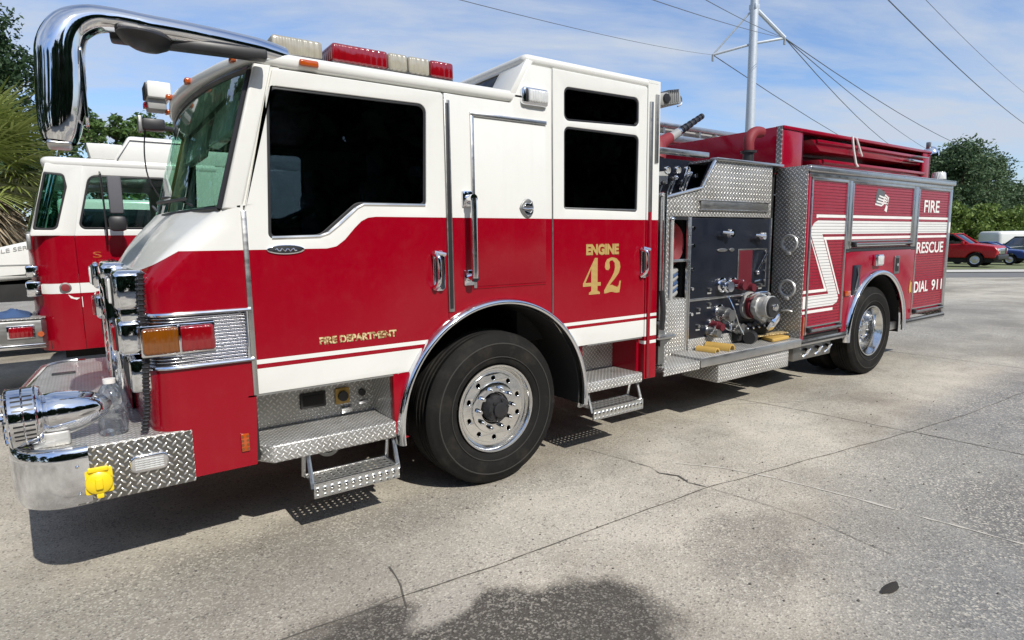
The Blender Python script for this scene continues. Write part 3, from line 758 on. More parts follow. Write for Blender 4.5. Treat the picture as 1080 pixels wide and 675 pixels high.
for i, (x, z, rx, ry) in enumerate(path):
    a = path[max(i-1, 0)]; c = path[min(i+1, len(path)-1)]; d = Vector((c[0]-a[0], 0, c[1]-a[1])).normalized(); n_ = Vector((-d.z, 0, d.x))
    V_.append([(x+n_.x*rx*cos(t_), -.10+ry*sin(t_), z+n_.z*rx*cos(t_)) for t_ in [2*pi*k/24 for k in range(25)]])
b.grid(V_, 'chrome')
bm = b.bm; bmesh.ops.remove_doubles(bm, verts=bm.verts, dist=1e-4); bmesh.ops.recalc_face_normals(bm, faces=bm.faces)
b.box(-2.320, -2.235, -.17, -.03, 2.100, 2.128, 'alu', .012)
b.build('mirror_head', E_, 70)
b = MB(); b.plate([rect(-.165, -.035, 2.20, 2.52, .03)], 'x', -2.180, .012, 'chrome', .003); b.build('mirror_glass', E_)
b = MB(); b.lathe([(0, -.055), (.05, -.048), (.085, -.028), (.105, .0), (.10, .01), (0, .012)], (-1.93, -.085, 2.60), (0, 0, 1), 'black', 28, scale=(1.25, .9)); b.build('crossover_mirror', E_)
b = MB(); b.box(-1.76, -1.60, 2.48, 2.60, 2.62, 2.71, 'black', .015); b.box(-1.79, -1.76, 2.50, 2.58, 2.60, 2.73, 'dull', .008); b.tube([(-1.48, 2.44, 2.62), (-1.60, 2.5, 2.64)], .02, 'black', 8); b.tube([(-1.74, 2.56, 2.63), (-1.76, 2.56, 2.45), (-1.75, 2.55, 2.25), (-1.68, 2.53, 2.08)], .006, 'black', 6, 4); b.build('far_mirror', E_)
# ---- cab interior
MT['seatg'] = basic('seat_vinyl', (.22, .23, .25), .6)
b = MB(); b.box(-1.44, 1.48, .06, W-.06, 2.545, 2.588, 'black'); b.build('headliner', E_)
b = MB(); b.box(-1.66, -1.30, .12, W-.12, 1.60, 1.80, 'black', .06); b.box(-1.70, -1.45, .9, 1.6, 1.75, 1.90, 'black', .05)
b.lathe([(.19, -.014), (.205, 0), (.19, .014), (.175, 0), (.19, -.014)], (-1.22, .55, 1.82), (-.45, 0, .9), 'black', 32); b.tube([(-1.22, .55, 1.82), (-1.36, .55, 1.68)], .03, 'black'); 
b.tube([(-1.22, .37, 1.82), (-1.22, .73, 1.82)], .013, 'black', 6); b.build('dashboard', E_)
def seat(x, y, f=1):
    b = MB(); b.box(x-.25, x+.25, y-.25, y+.25, 1.38, 1.50, 'seatg', .05, 3); b.box(x+.20*f-.07, x+.20*f+.07, y-.24, y+.24, 1.48, 2.12, 'seatg', .05, 3); b.box(x+.20*f-.05, x+.20*f+.05, y-.13, y+.13, 2.10, 2.30, 'seatg', .04, 3)
    b.box(x-.2, x+.2, y-.2, y+.2, .93, 1.38, 'dark', .02); b.build('seat', E_)
seat(-.78, .55); seat(-.78, 1.95); seat(.55, .5, -1); seat(1.15, 1.0); seat(1.15, 1.6); seat(.55, 2.0, -1)
b = MB(); b.box(-1.0, .3, .92, 1.58, .93, 1.55, 'black', .08); b.build('engine_cover', E_)
# ---- wheels
def wheel(cx, y0, R=.54, wid=.36, front=True, dirn=1, par=None):
    """outer face at y0, going inwards along dirn"""
    ax = (0, dirn, 0); o = (cx, y0, R)
    wh = bpy.data.objects.new('wheel', None); COL.objects.link(wh); wh.parent = par; wh['_o'] = par['_o']
    tread = []
    for k in range(7):
        a = .055+(wid-.11)*k/7; c = .055+(wid-.11)*(k+1)/7
        tread += [(R-.004*abs(k-3), a+.004), (R-.004*abs(k-3), c-.008), (R-.014, c-.006), (R-.014, c-.001)]
    side = [(.300, .052), (.318, .022), (.345, .010), (.40, .000), (.455, .001), (.475, .006), (.478, .010), (.505, .016), (.520, .026), (R-.006, .045)]
    prof = side+tread+[(r, wid-h) for r, h in side[::-1]]
    b = MB(); b.lathe(prof, o, ax, 'rubber', 72); b.lathe([(.36, .0045), (.362, -.001), (.366, -.001), (.368, .004)], o, ax, 'rubberw', 60); b.lathe([(.452, -.001), (.455, -.003), (.460, -.002), (.462, .0)], o, ax, 'rubberw', 60)
    b.build('tyre', wh, 50)
    b = MB()
    if front:
        b.lathe([(.262, .30), (.262, .10), (.285, .075), (.292, .052), (.292, .036), (.300, .024), (.309, .018), (.306, .012), (.294, .014), (.284, .026), (.280, .045), (.270, .060), (.245, .064), (.225, .056)], o, ax, 'polish', 60)
        d = [(circ(0, 0, .248, 48))]+[circ(.212*cos(2*pi*i/10+.31), .212*sin(2*pi*i/10+.31), .0175, 14) for i in range(10)]+[circ(0, 0, .10, 32)]
        m2 = MB(); m2.plate([[(cx+x, R+z) for x, z in l] for l in d], 'y', y0+.056 if dirn > 0 else y0-.056-.014, .014, 'polish', .003)
        me = bpy.data.meshes.new('t'); m2.bm.to_mesh(me); k = b.mi('polish'); b.bm.from_mesh(me); m2.bm.free()
        b.lathe([(.238, .16), (.24, .15), (.0, .15)], o, ax, 'dark', 30)
        b.lathe([(.182, .056), (.178, .044), (.165, .040), (.115, .040), (.105, .05), (.10, .07)], o, ax, 'polish', 48)
    else:
        b.lathe([(.262, .30), (.262, .24), (.225, .235), (.22, .245), (.0, .245)], o, ax, 'polish', 60)
        b.lathe([(.300, .024), (.309, .018), (.306, .012), (.294, .014), (.286, .03), (.280, .06), (.266, .085), (.262, .12), (.262, .25)], o, ax, 'polish', 60)
    b.build('rim', wh, 40)
    b = MB(); hz = .040 if front else .235
    for i in range(10):
        a = 2*pi*i/10; x = cx+.142*cos(a); z = R+.142*sin(a); yy = y0+dirn*hz
        b.cyl((x, yy, z), (x, yy-dirn*.028, z), .0185, 'chrome', 6); b.cyl((x, yy-dirn*.026, z), (x, yy-dirn*.05, z), .011, 'polish', 10)
    b.build('lug_nuts', wh)
    b = MB()
    if front:
        b.lathe([(.095, .06), (.092, .01), (.080, -.012), (.055, -.018), (.052, -.035), (.030, -.042), (0, -.042)], o, ax, 'black', 32)
        for i in range(6):
            a = 2*pi*i/6+.2; b.cyl((cx+.068*cos(a), y0-dirn*.008, R+.068*sin(a)), (cx+.068*cos(a), y0-dirn*.026, R+.068*sin(a)), .009, 'dark', 8)
    else:
        b.lathe([(.12, .235), (.115, .13), (.105, .10), (.06, .09), (0, .09)], o, ax, 'polish', 40)
        for i in range(8):
            a = 2*pi*i/8; b.cyl((cx+.088*cos(a), y0+dirn*.10, R+.088*sin(a)), (cx+.088*cos(a), y0+dirn*.085, R+.088*sin(a)), .01, 'chrome', 8)
    b.build('hub', wh)
    if not front:
        b = MB(); b.lathe([(p[0], p[1]+.355) for p in prof], o, ax, 'rubber', 60); b.build('tyre', wh, 50)
    return wh
wheel(0, .045, .54, .37, True, 1, E_); wheel(0, W-.045, .54, .37, True, -1, E_)
wheel(5.5, .05, .54, .30, False, 1, E_); wheel(5.5, W-.05, .54, .30, False, -1, E_)

# ---- pump module
b = MB()
b.box(1.62, 3.765, .30, 2.2, .62, .66, 'dpd'); b.box(2.30, 3.765, .36, 2.14, .66, 1.99, 'dark'); b.box(3.02, 3.765, .36, 2.14, 1.98, 2.41, 'dark'); b.box(2.66, 3.02, .32, .36, 1.98, 2.405, 'dark'); b.box(1.98, 2.36, .75, 1.75, .66, 2.0, 'dark')
b.box(1.60, 1.98, .5, 2.0, .6, 1.6, 'dark'); b.box(2.66, 3.765, .33, 2.17, 2.405, 2.425, 'dpd'); b.box(1.98, 2.66, .62, 2.17, 2.405, 2.425, 'dpd')
b.build('pump_house', E_)
b = MB(); b.plate([rpoly([(1.625, .32), (1.625, -.02, .01), (2.10, -.02), (2.10, .32)])], 'z', .585, .035, 'dp', .006)
b.box(1.625, 2.10, -.025, -.01, .545, .618, 'dp', .004)
b.plate([rpoly([(2.106, .32), (2.106, -.03), (3.75, -.03, .03), (3.75, .32)])], 'z', .60, .04, 'dp', .006); b.box(2.106, 3.745, -.035, -.018, .555, .638, 'alu', .008)
b.build('running_board', E_)
b = MB(); b.box(2.39, 3.56, -.005, .40, .37, .60, 'dp', .008); b.build('under_box', E_)
b = MB(); b.box(1.56, 1.78, -.02, .16, .86, .89, 'alu', .006); b.hexa([(1.60, .0, .80), (1.64, .0, .80), (1.64, .14, .80), (1.60, .14, .80), (1.60, .0, .865), (1.76, .0, .865), (1.76, .14, .865), (1.60, .14, .865)], 'dull'); b.build('side_step', E_)
b = MB()
b.box(1.60, 1.665, .02, .30, .64, 2.05, 'dull', .006); b.box(1.668, 1.69, .03, .06, .62, 2.02, 'dull', .006)
b.tube([(1.585, -.03, .95), (1.585, -.035, 2.05)], .017, 'polish', 10); b.tube([(1.585, .02, 2.04), (1.585, -.03, 2.04)], .02, 'chrome'); b.tube([(1.585, .02, 1.0), (1.585, -.03, 1.0)], .02, 'chrome')
b.tube([(1.57, -.03, 1.27), (1.575, -.045, 1.1), (1.57, -.035, .95)], .022, 'black', 8, 3)
b.box(1.70, 1.74, .05, .30, .62, 1.90, 'dpd'); b.build('access_post', E_)
# speedlay opening frame x 1.98..2.31
b = MB()
b.box(1.74, 2.30, .295, .31, .64, 1.13, 'dp', .003); b.box(1.74, 1.76, .29, .31, 1.13, 1.88, 'alu', .003); b.box(2.285, 2.31, .285, .31, .64, 1.88, 'alu', .004)
b.box(1.76, 2.29, .30, .70, 1.475, 1.50, 'alu', .003); b.box(1.76, 2.29, .30, .70, 1.12, 1.14, 'dpd'); b.box(1.74, 2.3, .70, .72, .66, 1.9, 'dark'); b.box(1.74, 2.31, .29, .31, 1.855, 1.90, 'black')
b.tube([(2.0, .24, 1.14), (2.0, .24, 1.84)], .020, 'silver', 12); b.ball((2.0, .24, 1.855), .026, 'chrome'); b.cyl((2.0, .24, 1.16), (2.0, .31, 1.16), .02, 'chrome')
b.build('hose_bay', E_)
b = MB(); b.lathe([(0, 0), (.07, 0), (.07, -.02), (.17, -.025), (.20, 0), (.20, .16), (.17, .19), (.07, .18), (0, .18)], (2.10, .38, 1.64), (0, 1, 0), 'pinkred', 36)
for k in range(6): b.lathe([(.10+.018*k, -.024), (.109+.018*k, -.036), (.118+.018*k, -.024)], (2.10, .38, 1.64), (0, 1, 0), 'pinkred', 36)
b.build('hose_reel', E_)
b = MB(); random.seed(3)
for i in range(7):
    z = 1.17+.035*i; b.tube([(1.80+.05*random.random(), .36+.02*i, z), (1.95, .34+.03*random.random(), z+.05*random.random()), (2.10, .35, z-.01), (2.25, .40, z+.03*random.random())], .032, 'blue' if i % 2 else 'grip', 8, 4)
b.build('folded_hose', E_)
# lower diamond kick + gauge panel
b = MB(); b.plate([rpoly([(2.31, .70), (3.60, .70), (3.60, 1.875), (2.31, 1.875)])], 'y', .29, .03, 'navy', .004)
b.box(2.315, 3.60, .282, .30, 1.10, 1.125, 'alu', .004); b.box(2.31, 3.60, .27, .31, .64, .745, 'dp', .004); b.box(3.60, 3.615, .275, .31, .64, 1.88, 'alu', .003); b.box(2.31, 2.325, .280, .30, .70, 1.88, 'alu', .002)
for x in (2.36,):
    for z in (1.78, 1.62, 1.40, 1.22, .98): b.cyl((x, .29, z), (x, .275, z), .016, 'chrome', 12)
pp = b.build('pump_panel', E_)
def tbar(x, z, m='chrome'):
    b = MB(); b.cyl((x, .29, z), (x, .24, z), .028, 'chrome', 16); b.cyl((x, .25, z), (x, .215, z), .045, m, 20, .035); b.tube([(x-.14, .235, z+.012), (x, .222, z)], [.012, .02], 'chrome', 8); b.build('valve_handle', pp)
tbar(2.86, 1.73); tbar(3.40, 1.70); 
for x, z, s in ((2.80, 1.57, .08), (2.95, 1.57, .04)):
    b = MB(); b.plate([[(x+s*cos(a), z+.018*sin(a)) for a in [2*pi*i/20 for i in range(20)]]], 'y', .28, .012, 'dull', .003); b.build('label_plate', pp)
b = MB(); b.plate([rect(3.075, 3.30, 1.19, 1.56)], 'y', .282, .01, 'dark_red', .002); b.plate([rect(3.06, 3.56, 1.175, 1.575), rect(3.078, 3.545, 1.19, 1.56)], 'y', .284, .01, 'dull', .002)
b.tube([(3.38, .275, 1.33), (3.50, .25, 1.52)], .012, 'chrome'); b.ball((3.38, .27, 1.33), .025, 'chrome'); b.tube([(3.34, .28, 1.24), (3.42, .27, 1.25)], .012, 'polish')
for z in (1.24, 1.34, 1.44, 1.54): b.cyl((3.52, .285, z), (3.52, .27, z), .014, 'chrome', 10)
b.build('gauge_cluster', pp)
def discharge(x, z, r, m, ln=.14):
    b = MB(); b.lathe([(r*1.3, 0), (r*1.3, -.02), (r, -.022), (r, -ln*.5), (r*1.12, -ln*.52), (r*1.12, -ln*.7), (r*.9, -ln*.72), (r*.9, -ln), (0, -ln)], (x, .29, z), (0, 1, .12), m, 24)
    b.lathe([(r*1.32, 0), (r*1.32, -.018), (r*1.0, -.02)], (x, .288, z), (0, 1, 0), 'chrome', 24)
    for s in (-1, 1): b.box(x+s*r*1.2-.015, x+s*r*1.2+.015, .29-ln*.7, .29-ln*.5, z-.012-.1*ln, z+.012-.1*ln, 'chrome', .005)
    b.build('discharge_outlet', pp)
discharge(2.80, 1.235, .055, 'chrome', .12); discharge(2.98, 1.24, .045, 'dark_red', .15); discharge(3.12, 1.215, .042, 'dark_red', .16)
discharge(2.78, .965, .060, 'dull', .16); discharge(2.66, .86, .04, 'dark_red', .14); discharge(2.62, .80, .045, 'dull', .13); discharge(3.00, .80, .05, 'dull', .12)
for x, z in ((2.46, 1.02), (2.46, .86), (3.08, 1.06), (3.50, 1.06), (3.52, .80), (2.62, 1.06), (3.46, 1.20), (2.62, 1.20)):
    b = MB(); b.cyl((x, .29, z), (x, .268, z), .016, 'dull', 12); b.box(x-.03, x+.03, .285, .29, z-.045, z-.030, 'grip', .002); b.build('drain_knob', pp)
b = MB()  # large intake
o = Vector((3.26, .29, 1.00)); b.lathe([(.14, 0), (.14, -.03), (.105, -.035), (.105, -.11), (.122, -.115), (.125, -.16), (.105, -.165), (.105, -.22), (.112, -.225), (.112, -.26), (.09, -.265)], o, (-.05, 1, 0), 'silver', 36)
b.lathe([(.105, -.262), (.10, -.285), (.06, -.29), (0, -.29)], o, (-.05, 1, 0), 'black', 24); b.lathe([(.04, -.28), (.035, -.31), (0, -.315)], o, (-.05, 1, 0), 'polish', 20)
b.lathe([(.108, -.04), (.128, -.05), (.128, -.085), (.108, -.095)], o, (-.05, 1, 0), 'dark_red', 36)
b.tube([(3.12, .20, 1.10), (3.14, .12, 1.14), (3.28, .08, 1.14), (3.33, .10, 1.08)], .013, 'chrome', 8, 4)
for a in (0, 90, 180, 270): b.box(3.26+.118*cos(radians(a))-.012, 3.26+.118*cos(radians(a))+.012, .13, .17, 1.0+.118*sin(radians(a))-.012, 1.0+.118*sin(radians(a))+.012, 'silver', .004)
b.lathe([(.08, 0), (.095, -.02), (.105, -.03), (.105, -.06), (.095, -.065), (.07, -.085), (0, -.09)], (3.38, .12, .86), (-.4, .85, .55), 'chrome', 30)
b.tube([(3.26, .2, .95), (3.34, .17, .90), (3.39, .13, .87)], .07, 'silver', 16, 3); b.ball((3.45, .06, .90), .014, 'chrome'); b.ball((3.34, .04, .84), .014, 'chrome')
b.build('suction_intake', pp)
b = MB(); b.box(2.98, 3.56, .20, .29, .66, .78, 'dark', .02)
for i in range(5): b.cyl((3.05+.1*i, .27, .80), (3.05+.1*i, .23, .78), .028, 'dull', 14); b.ball((3.05+.1*i, .21, .775), .016, 'chrome', seg=8)
b.build('drain_valves', pp)
b = MB(); b.tube([(2.90, .27, 1.12), (2.91, .20, .98), (2.94, .17, .85), (3.0, .15, .74)], .006, 'polish', 6, 5); b.tube([(2.72, .26, .98), (2.75, .20, .84), (2.83, .18, .80), (2.86, .22, .92)], .006, 'polish', 6, 5); b.build('cap_chain', pp)
# upper diamond section with control shelf
b = MB()
up = [(2.31, 1.882), (3.60, 1.882), (3.60, 2.405), (2.655, 2.415), (2.455, 2.155), (1.75, 2.05), (1.75, 1.905), (2.31, 1.905)]
up = [(1.76, 1.885), (3.60, 1.885), (3.60, 2.405), (2.655, 2.415), (2.46, 2.15), (1.76, 2.01)]
b.plate([up], 'y', .285, .03, 'dpd', .004)
b.tube([(2.645, .28, 2.405), (2.452, .28, 2.148), (1.76, .28, 2.008)], .014, 'polish', 8)
b.box(2.64, 3.76, .255, .34, 2.405, 2.432, 'alu', .006)
b.box(2.42, 3.54, .262, .288, 1.945, 1.955, 'alu', .003); b.box(2.42, 3.54, .262, .288, 2.03, 2.04, 'alu', .003); b.box(2.44, 3.52, .268, .286, 1.955, 2.03, 'dull', .004)
b.build('upper_panel', E_)
b = MB()   # angled operator shelf with levers, under a small hood
b.hexa([(1.72, .34, 2.00), (2.46, .34, 2.13), (2.90, .60, 2.14), (1.72, .60, 2.03), (1.72, .34, 2.01), (2.46, .34, 2.14), (2.90, .60, 2.15), (1.72, .60, 2.04)], 'alu')
b.box(1.72, 3.0, .60, .63, 2.0, 2.44, 'navy')
for gx, gz_, gr in ((2.34, 2.33, .032), (2.49, 2.34, .032), (2.63, 2.35, .03), (2.76, 2.30, .022), (2.42, 2.22, .02), (2.56, 2.23, .02)): b.lathe([(gr*1.1, 0), (gr*1.15, -.02), (gr, -.025), (gr*.97, -.015)], (gx, .60, gz_), (0, 1, 0), 'chrome', 24); b.lathe([(gr*.97, -.014), (0, -.014)], (gx, .60, gz_), (0, 1, 0), 'grip', 24)
b.mats and b.hexa([(2.47, .33, 2.15), (2.50, .33, 2.15), (2.95, .60, 2.15), (2.92, .60, 2.15), (2.63, .33, 2.40), (2.66, .33, 2.40), (2.97, .60, 2.40), (2.94, .60, 2.40)], 'navy')
b.box(1.70, 2.54, .27, .33, 2.425, 2.468, 'alu', .006); b.box(1.70, 2.60, .33, .40, 2.435, 2.445, 'alu'); b.tube([(1.73, .29, 2.45), (1.73, .29, 2.0)], .013, 'polish', 8)
b.hexa([(1.95, .55, 2.16), (2.30, .55, 2.20), (2.33, .62, 2.20), (1.98, .62, 2.16), (2.02, .60, 2.29), (2.37, .60, 2.33), (2.37, .66, 2.33), (2.02, .66, 2.29)], 'grip', .005)
for x, z, y in ((2.0, 2.14, .42), (2.10, 2.18, .40), (2.20, 2.20, .44), (2.34, 2.23, .42), (2.46, 2.25, .48)):
    b.tube([(x, y, z-.12), (x+.03, y-.04, z+.03)], .008, 'chrome', 6); b.ball((x+.03, y-.045, z+.04), .022, 'black' if x < 2.2 else 'chrome', seg=10)
b.tube([(2.36, .45, 2.14), (2.43, .42, 2.34)], .010, 'chrome', 6)
b.lathe([(.06, -.01), (.07, 0), (.06, .01), (.05, 0), (.06, -.01)], (1.80, .40, 2.10), (.3, -.8, .5), 'black', 20)
b.build('control_shelf', E_)
# cab-back scene light, deck gun, elbow
b = MB(); b.box(1.60, 1.86, .05, .42, 2.76, 2.86, 'grip', .02, 2, rot=('Y', -.18)); 
for i in range(6): b.box(1.70+.022*i, 1.708+.022*i, .045, .42, 2.77+.004*i, 2.87+.004*i, 'dull')
b.lathe([(0, -.012), (.035, -.01), (.04, 0)], (1.67, .045, 2.80), (0, 1, 0), 'black', 16); b.tube([(1.86, .10, 2.86), (1.91, .10, 2.85), (1.92, .10, 2.80), (1.87, .10, 2.77)], .006, 'dull', 6, 3)
b.box(1.55, 1.62, .1, .35, 2.70, 2.78, 'black', .01); b.build('scene_light', E_)
b = MB(); b.tube([(2.75, 1.15, 2.44), (2.80, 1.15, 2.62), (2.95, 1.17, 2.72), (3.06, 1.18, 2.77)], [.09, .09, .07, .06], 'pinkred', 16, 4)
A0, A1 = Vector((3.02, 1.18, 2.745)), Vector((3.62, 1.2, 3.055)); D_ = A1-A0
b.tube([A0, A0+D_*.30], .048, 'grip', 16); b.tube([A0+D_*.28, A0+D_*1.0], [.040, .028], 'navy', 16)
for k in (.30, .42, .52, .64, .76, .88, .97): b.tube([A0+D_*k, A0+D_*(k+.045)], .050-.017*k, 'black' if k > .35 else 'polish', 16)
b.build('deck_gun', E_)
b = MB(); b.tube([(2.35, .75, 2.44), (2.38, .80, 2.60), (2.32, 1.0, 2.74)], .10, 'pinkred', 20, 5); b.build('gun_pedestal', E_)
b = MB(); b.cyl((3.37, .42, 2.43), (3.37, .42, 2.54), .055, 'black', 20); b.cyl((3.37, .42, 2.54), (3.37, .42, 2.56), .078, 'black', 20)
b.tube([(3.37, .42, 2.56), (3.37, .42, 2.66), (3.42, .42, 2.73), (3.50, .42, 2.76), (3.58, .42, 2.76)], .055, 'pinkred', 16, 5); b.build('pipe_elbow', E_)

# ---- body
b = MB()
b.box(3.77, 7.49, .012, .03, .62, 2.34, 'dark') if False else None
b.box(3.766, 3.776, .0, .345, .56, 2.40, 'dpd', .002); b.box(3.77, 7.48, .0, .50, 2.385, 2.402, 'dpd'); b.box(7.46, 7.485, .01, W-.01, .56, 2.385, 'dpd')
b.box(3.766, 3.776, W-.345, W, .56, 2.40, 'dpd'); b.box(3.77, 7.48, W-.5, W, 2.385, 2.402, 'dpd')
bd = b.build('body_shell', E_)
b = MB(); b.box(3.778, 3.835, .0, .03, .60, 2.34, 'red_body', .003); b.box(3.86, 4.60, .02, .03, .62, 2.3, 'dark'); b.build('corner_post', bd)
b = MB()
b.box(3.765, 7.49, -.030, .05, 2.338, 2.392, 'alu', .012, 3); b.box(3.80, 7.46, -.006, .03, 2.288, 2.337, 'alu', .004); b.box(3.76, 7.49, -.028, .0, 2.392, 2.402, 'polish', .003)
b.build('drip_rail', bd)
b = MB(); b.box(3.79, 4.72, -.012, .03, .552, .618, 'alu', .006); b.box(3.79, 4.72, -.016, .0, .575, .595, 'black'); b.build('rub_rail', bd); b = MB(); b.box(6.20, 7.48, -.012, .03, .552, .618, 'alu', .006); b.box(6.2, 7.48, -.016, .0, .575, .595, 'black'); b.build('rub_rail', bd)
def shutter(x0, x1, z0, z1, name='shutter_door', railz=True):
    b = MB(); b.box(x0, x1, .010, .03, z0, z1, 'red_slat'); o = b.build(name, E_)
    b = MB(); 
    for x in (x0, x1): b.box(x-.014, x+.014, -.004, .03, z0-.0, z1, 'alu', .004)
    b.box(x0-.01, x1+.01, -.003, .03, z1-.002, z1+.03, 'alu', .004); b.build('door_track', o)
    b = MB()
    if railz:
        b.tube([(x0+.05, -.03, z0+.045), (x1-.05, -.03, z0+.045)], .014, 'dull', 8); b.box(x0+.015, x1-.015, -.004, .02, z0+.02, z0+.032, 'polish'); b.box(x0+.015, x1-.015, -.002, .02, z0+.075, z0+.09, 'decal' if False else 'alu')
        for x in (x0+.06, x1-.06): b.box(x-.03, x+.03, -.035, .01, z0+.02, z0+.07, 'black', .006)
    b.build('pull_bar', o)
    return o
d1 = shutter(3.865, 4.60, .66, 2.262); d2 = shutter(4.72, 6.27, 1.55, 2.262); d3 = shutter(6.43, 7.40, .66, 2.262)
for x0, x1 in ((4.60, 4.72), (6.27, 6.43)): b = MB(); b.box(x0+.016, x1-.016, .0, .03, 1.5, 2.29, 'alu', .003); b.build('door_post', bd)
b = MB()
b.box(7.416, 7.48, .0, .03, .62, 2.30, 'alu', .003); b.build('door_post', bd)
RB = .745
b = MB(); tb = math.degrees(math.asin((.62-.54)/RB))
b.plate([rpoly([(4.616, .62)]+arcpts(5.46, .54, RB, 180-tb, tb, 24)+[(6.415, .62), (6.415, 1.515), (4.616, 1.515)])], 'y', .0, .03, 'red_body', .004)
b.box(4.62, 6.41, -.004, .02, 1.515, 1.545, 'black'); b.build('fender_panel', bd)
b = MB(); b.lathe([(RB-.06, .02), (RB-.055, .035), (RB-.03, .046), (RB-.008, .036), (RB+.002, .006), (RB+.004, -.02)], (5.46, 0, .54), (0, -1, 0), 'chrome', 60, -4, 184); b.build('wheel_arch_trim', bd, 70)
b = MB(); b.box(4.80, 4.98, -.006, .0, 1.02, 1.36, 'navy', .004); b.tube([(4.87, -.010, 1.08), (4.92, -.014, 1.25), (4.90, -.010, 1.33)], .008, 'dull'); b.build('fuel_door', bd)
b = MB(); b.box(5.27, 5.44, -.05, .0, 1.335, 1.47, 'chrome', .012); b.box(5.285, 5.425, -.062, -.045, 1.35, 1.455, 'lamp', .008); b.build('scene_light', bd)
b = MB(); b.plate([rect(5.83, 5.97, 1.22, 1.44, .02)], 'y', -.010, .012, 'dull', .003); b.box(5.86, 5.94, -.014, -.008, 1.25, 1.41, 'dark'); b.cyl((5.9, -.02, 1.33), (5.9, -.005, 1.33), .02, 'chrome', 12); b.build('latch_plate', bd)
b = MB(); b.box(4.64, 4.76, -.02, .0, 1.02, 1.08, 'orange', .008); b.build('marker_light', bd)
b = MB(); b.plate([rpoly([(6.30, 1.0), (6.32, .95), (6.36, .97), (6.38, .95), (6.36, 1.04), (6.37, 1.09), (6.34, 1.08), (6.32, 1.12), (6.31, 1.05)])], 'y', -.006, .008, 'tan', .001); b.build('tag', bd)
b = MB(); b.box(3.80, 3.83, -.008, .0, .66, .86, 'orange', .003); b.build('side_reflector', bd)
# graphics on the shutters
YD = .0082; b = MB()
def dec(pts, m='decal', y=YD): b.plate([pts], 'y', y, .002, m)
for x0, x1 in ((3.90, 4.585), (4.735, 6.255), (6.445, 7.385)):
    z0 = 1.712; z1 = 1.853
    if x0 < 4: dec([(3.97, z0), (4.585, z0), (4.585, z1), (4.02, z1), (3.95, 1.83), (3.90, 1.78), (3.885, z0)], 'white_slat'); dec([(4.02, 1.885), (4.585, 1.885), (4.585, 1.915), (3.985, 1.915), (3.985, 1.88), (4.02, 1.88)]); dec([(4.15, 1.652), (4.585, 1.652), (4.585, 1.682), (4.13, 1.682)])
    else: dec(rect(x0, x1, z0, z1), 'white_slat'); dec(rect(x0, x1, 1.885, 1.915)); dec(rect(x0, x1, 1.652, 1.682))
dec([(3.89, 1.712), (4.10, 1.712), (4.47, 1.07), (4.28, 1.07)], 'white_slat', YD-.0006) if False else dec([(3.89, 1.711), (4.12, 1.711), (4.50, 1.071), (4.31, 1.071)], 'white_slat')
dec([(3.875, 1.68), (3.90, 1.66), (4.265, 1.12), (4.265, 1.10), (4.235, 1.10)], 'decal', YD-.001); dec([(4.15, 1.682), (4.185, 1.682), (4.555, 1.05), (4.525, 1.06)], 'decal', YD-.001)
dec([(3.88, .94), (4.42, .94), (4.50, .965), (4.53, 1.01), (4.50, 1.07), (3.88, 1.07)], 'white_slat')
dec([(3.88, 1.10), (4.27, 1.10), (4.27, 1.13), (3.88, 1.13)], 'decal'); dec([(3.88, .885), (4.42, .885), (4.42, .915), (3.88, .915)])
b.build('stripe_graphic', d1)
b = MB(); b.plate([rect(3.782, 3.832, .94, 1.07)], 'y', -.002, .002, 'decal'); b.plate([rect(3.782, 3.832, 1.10, 1.13)], 'y', -.002, .002, 'decal'); b.plate([rect(3.782, 3.832, .885, .915)], 'y', -.002, .002, 'decal')
b.plate([rect(7.42, 7.475, 1.712, 1.853)], 'y', -.002, .002, 'decal'); b.build('stripe_end', bd)
b = MB()
b.text('FIRE', 6.60, 1.975, .48, .155, YD-.001, 'decal', .002, .018); b.text('RESCUE', 6.465, 1.452, .84, .145, YD-.001, 'decal', .002, .018)
b.text('DIAL', 6.475, .945, .43, .145, YD-.001, 'decal', .002, .018); b.text('911', 7.02, .945, .34, .145, YD-.001, 'decal', .002, .018); b.build('lettering', d3)
b = MB()   # waving flag decal
dec([(5.26, 2.05), (5.44, 2.04), (5.42, 2.12), (5.50, 2.10), (5.48, 2.20), (5.40, 2.21), (5.33, 2.235), (5.28, 2.19)], 'dull')
for i in range(4): dec([(5.26+.03*i, 2.04+.032*i), (5.42+.02*i, 2.025+.03*i), (5.50, 2.06+.03*i), (5.58, 2.03+.03*i), (5.58, 2.048+.03*i), (5.50, 2.078+.03*i), (5.42+.02*i, 2.043+.03*i), (5.26+.03*i, 2.058+.032*i)], 'decal', YD-.001)
dec([(5.50, 1.98), (5.56, 1.96), (5.60, 2.14), (5.56, 2.12), (5.53, 2.03)], 'decal', YD-.001)
b.build('flag_decal', d2)
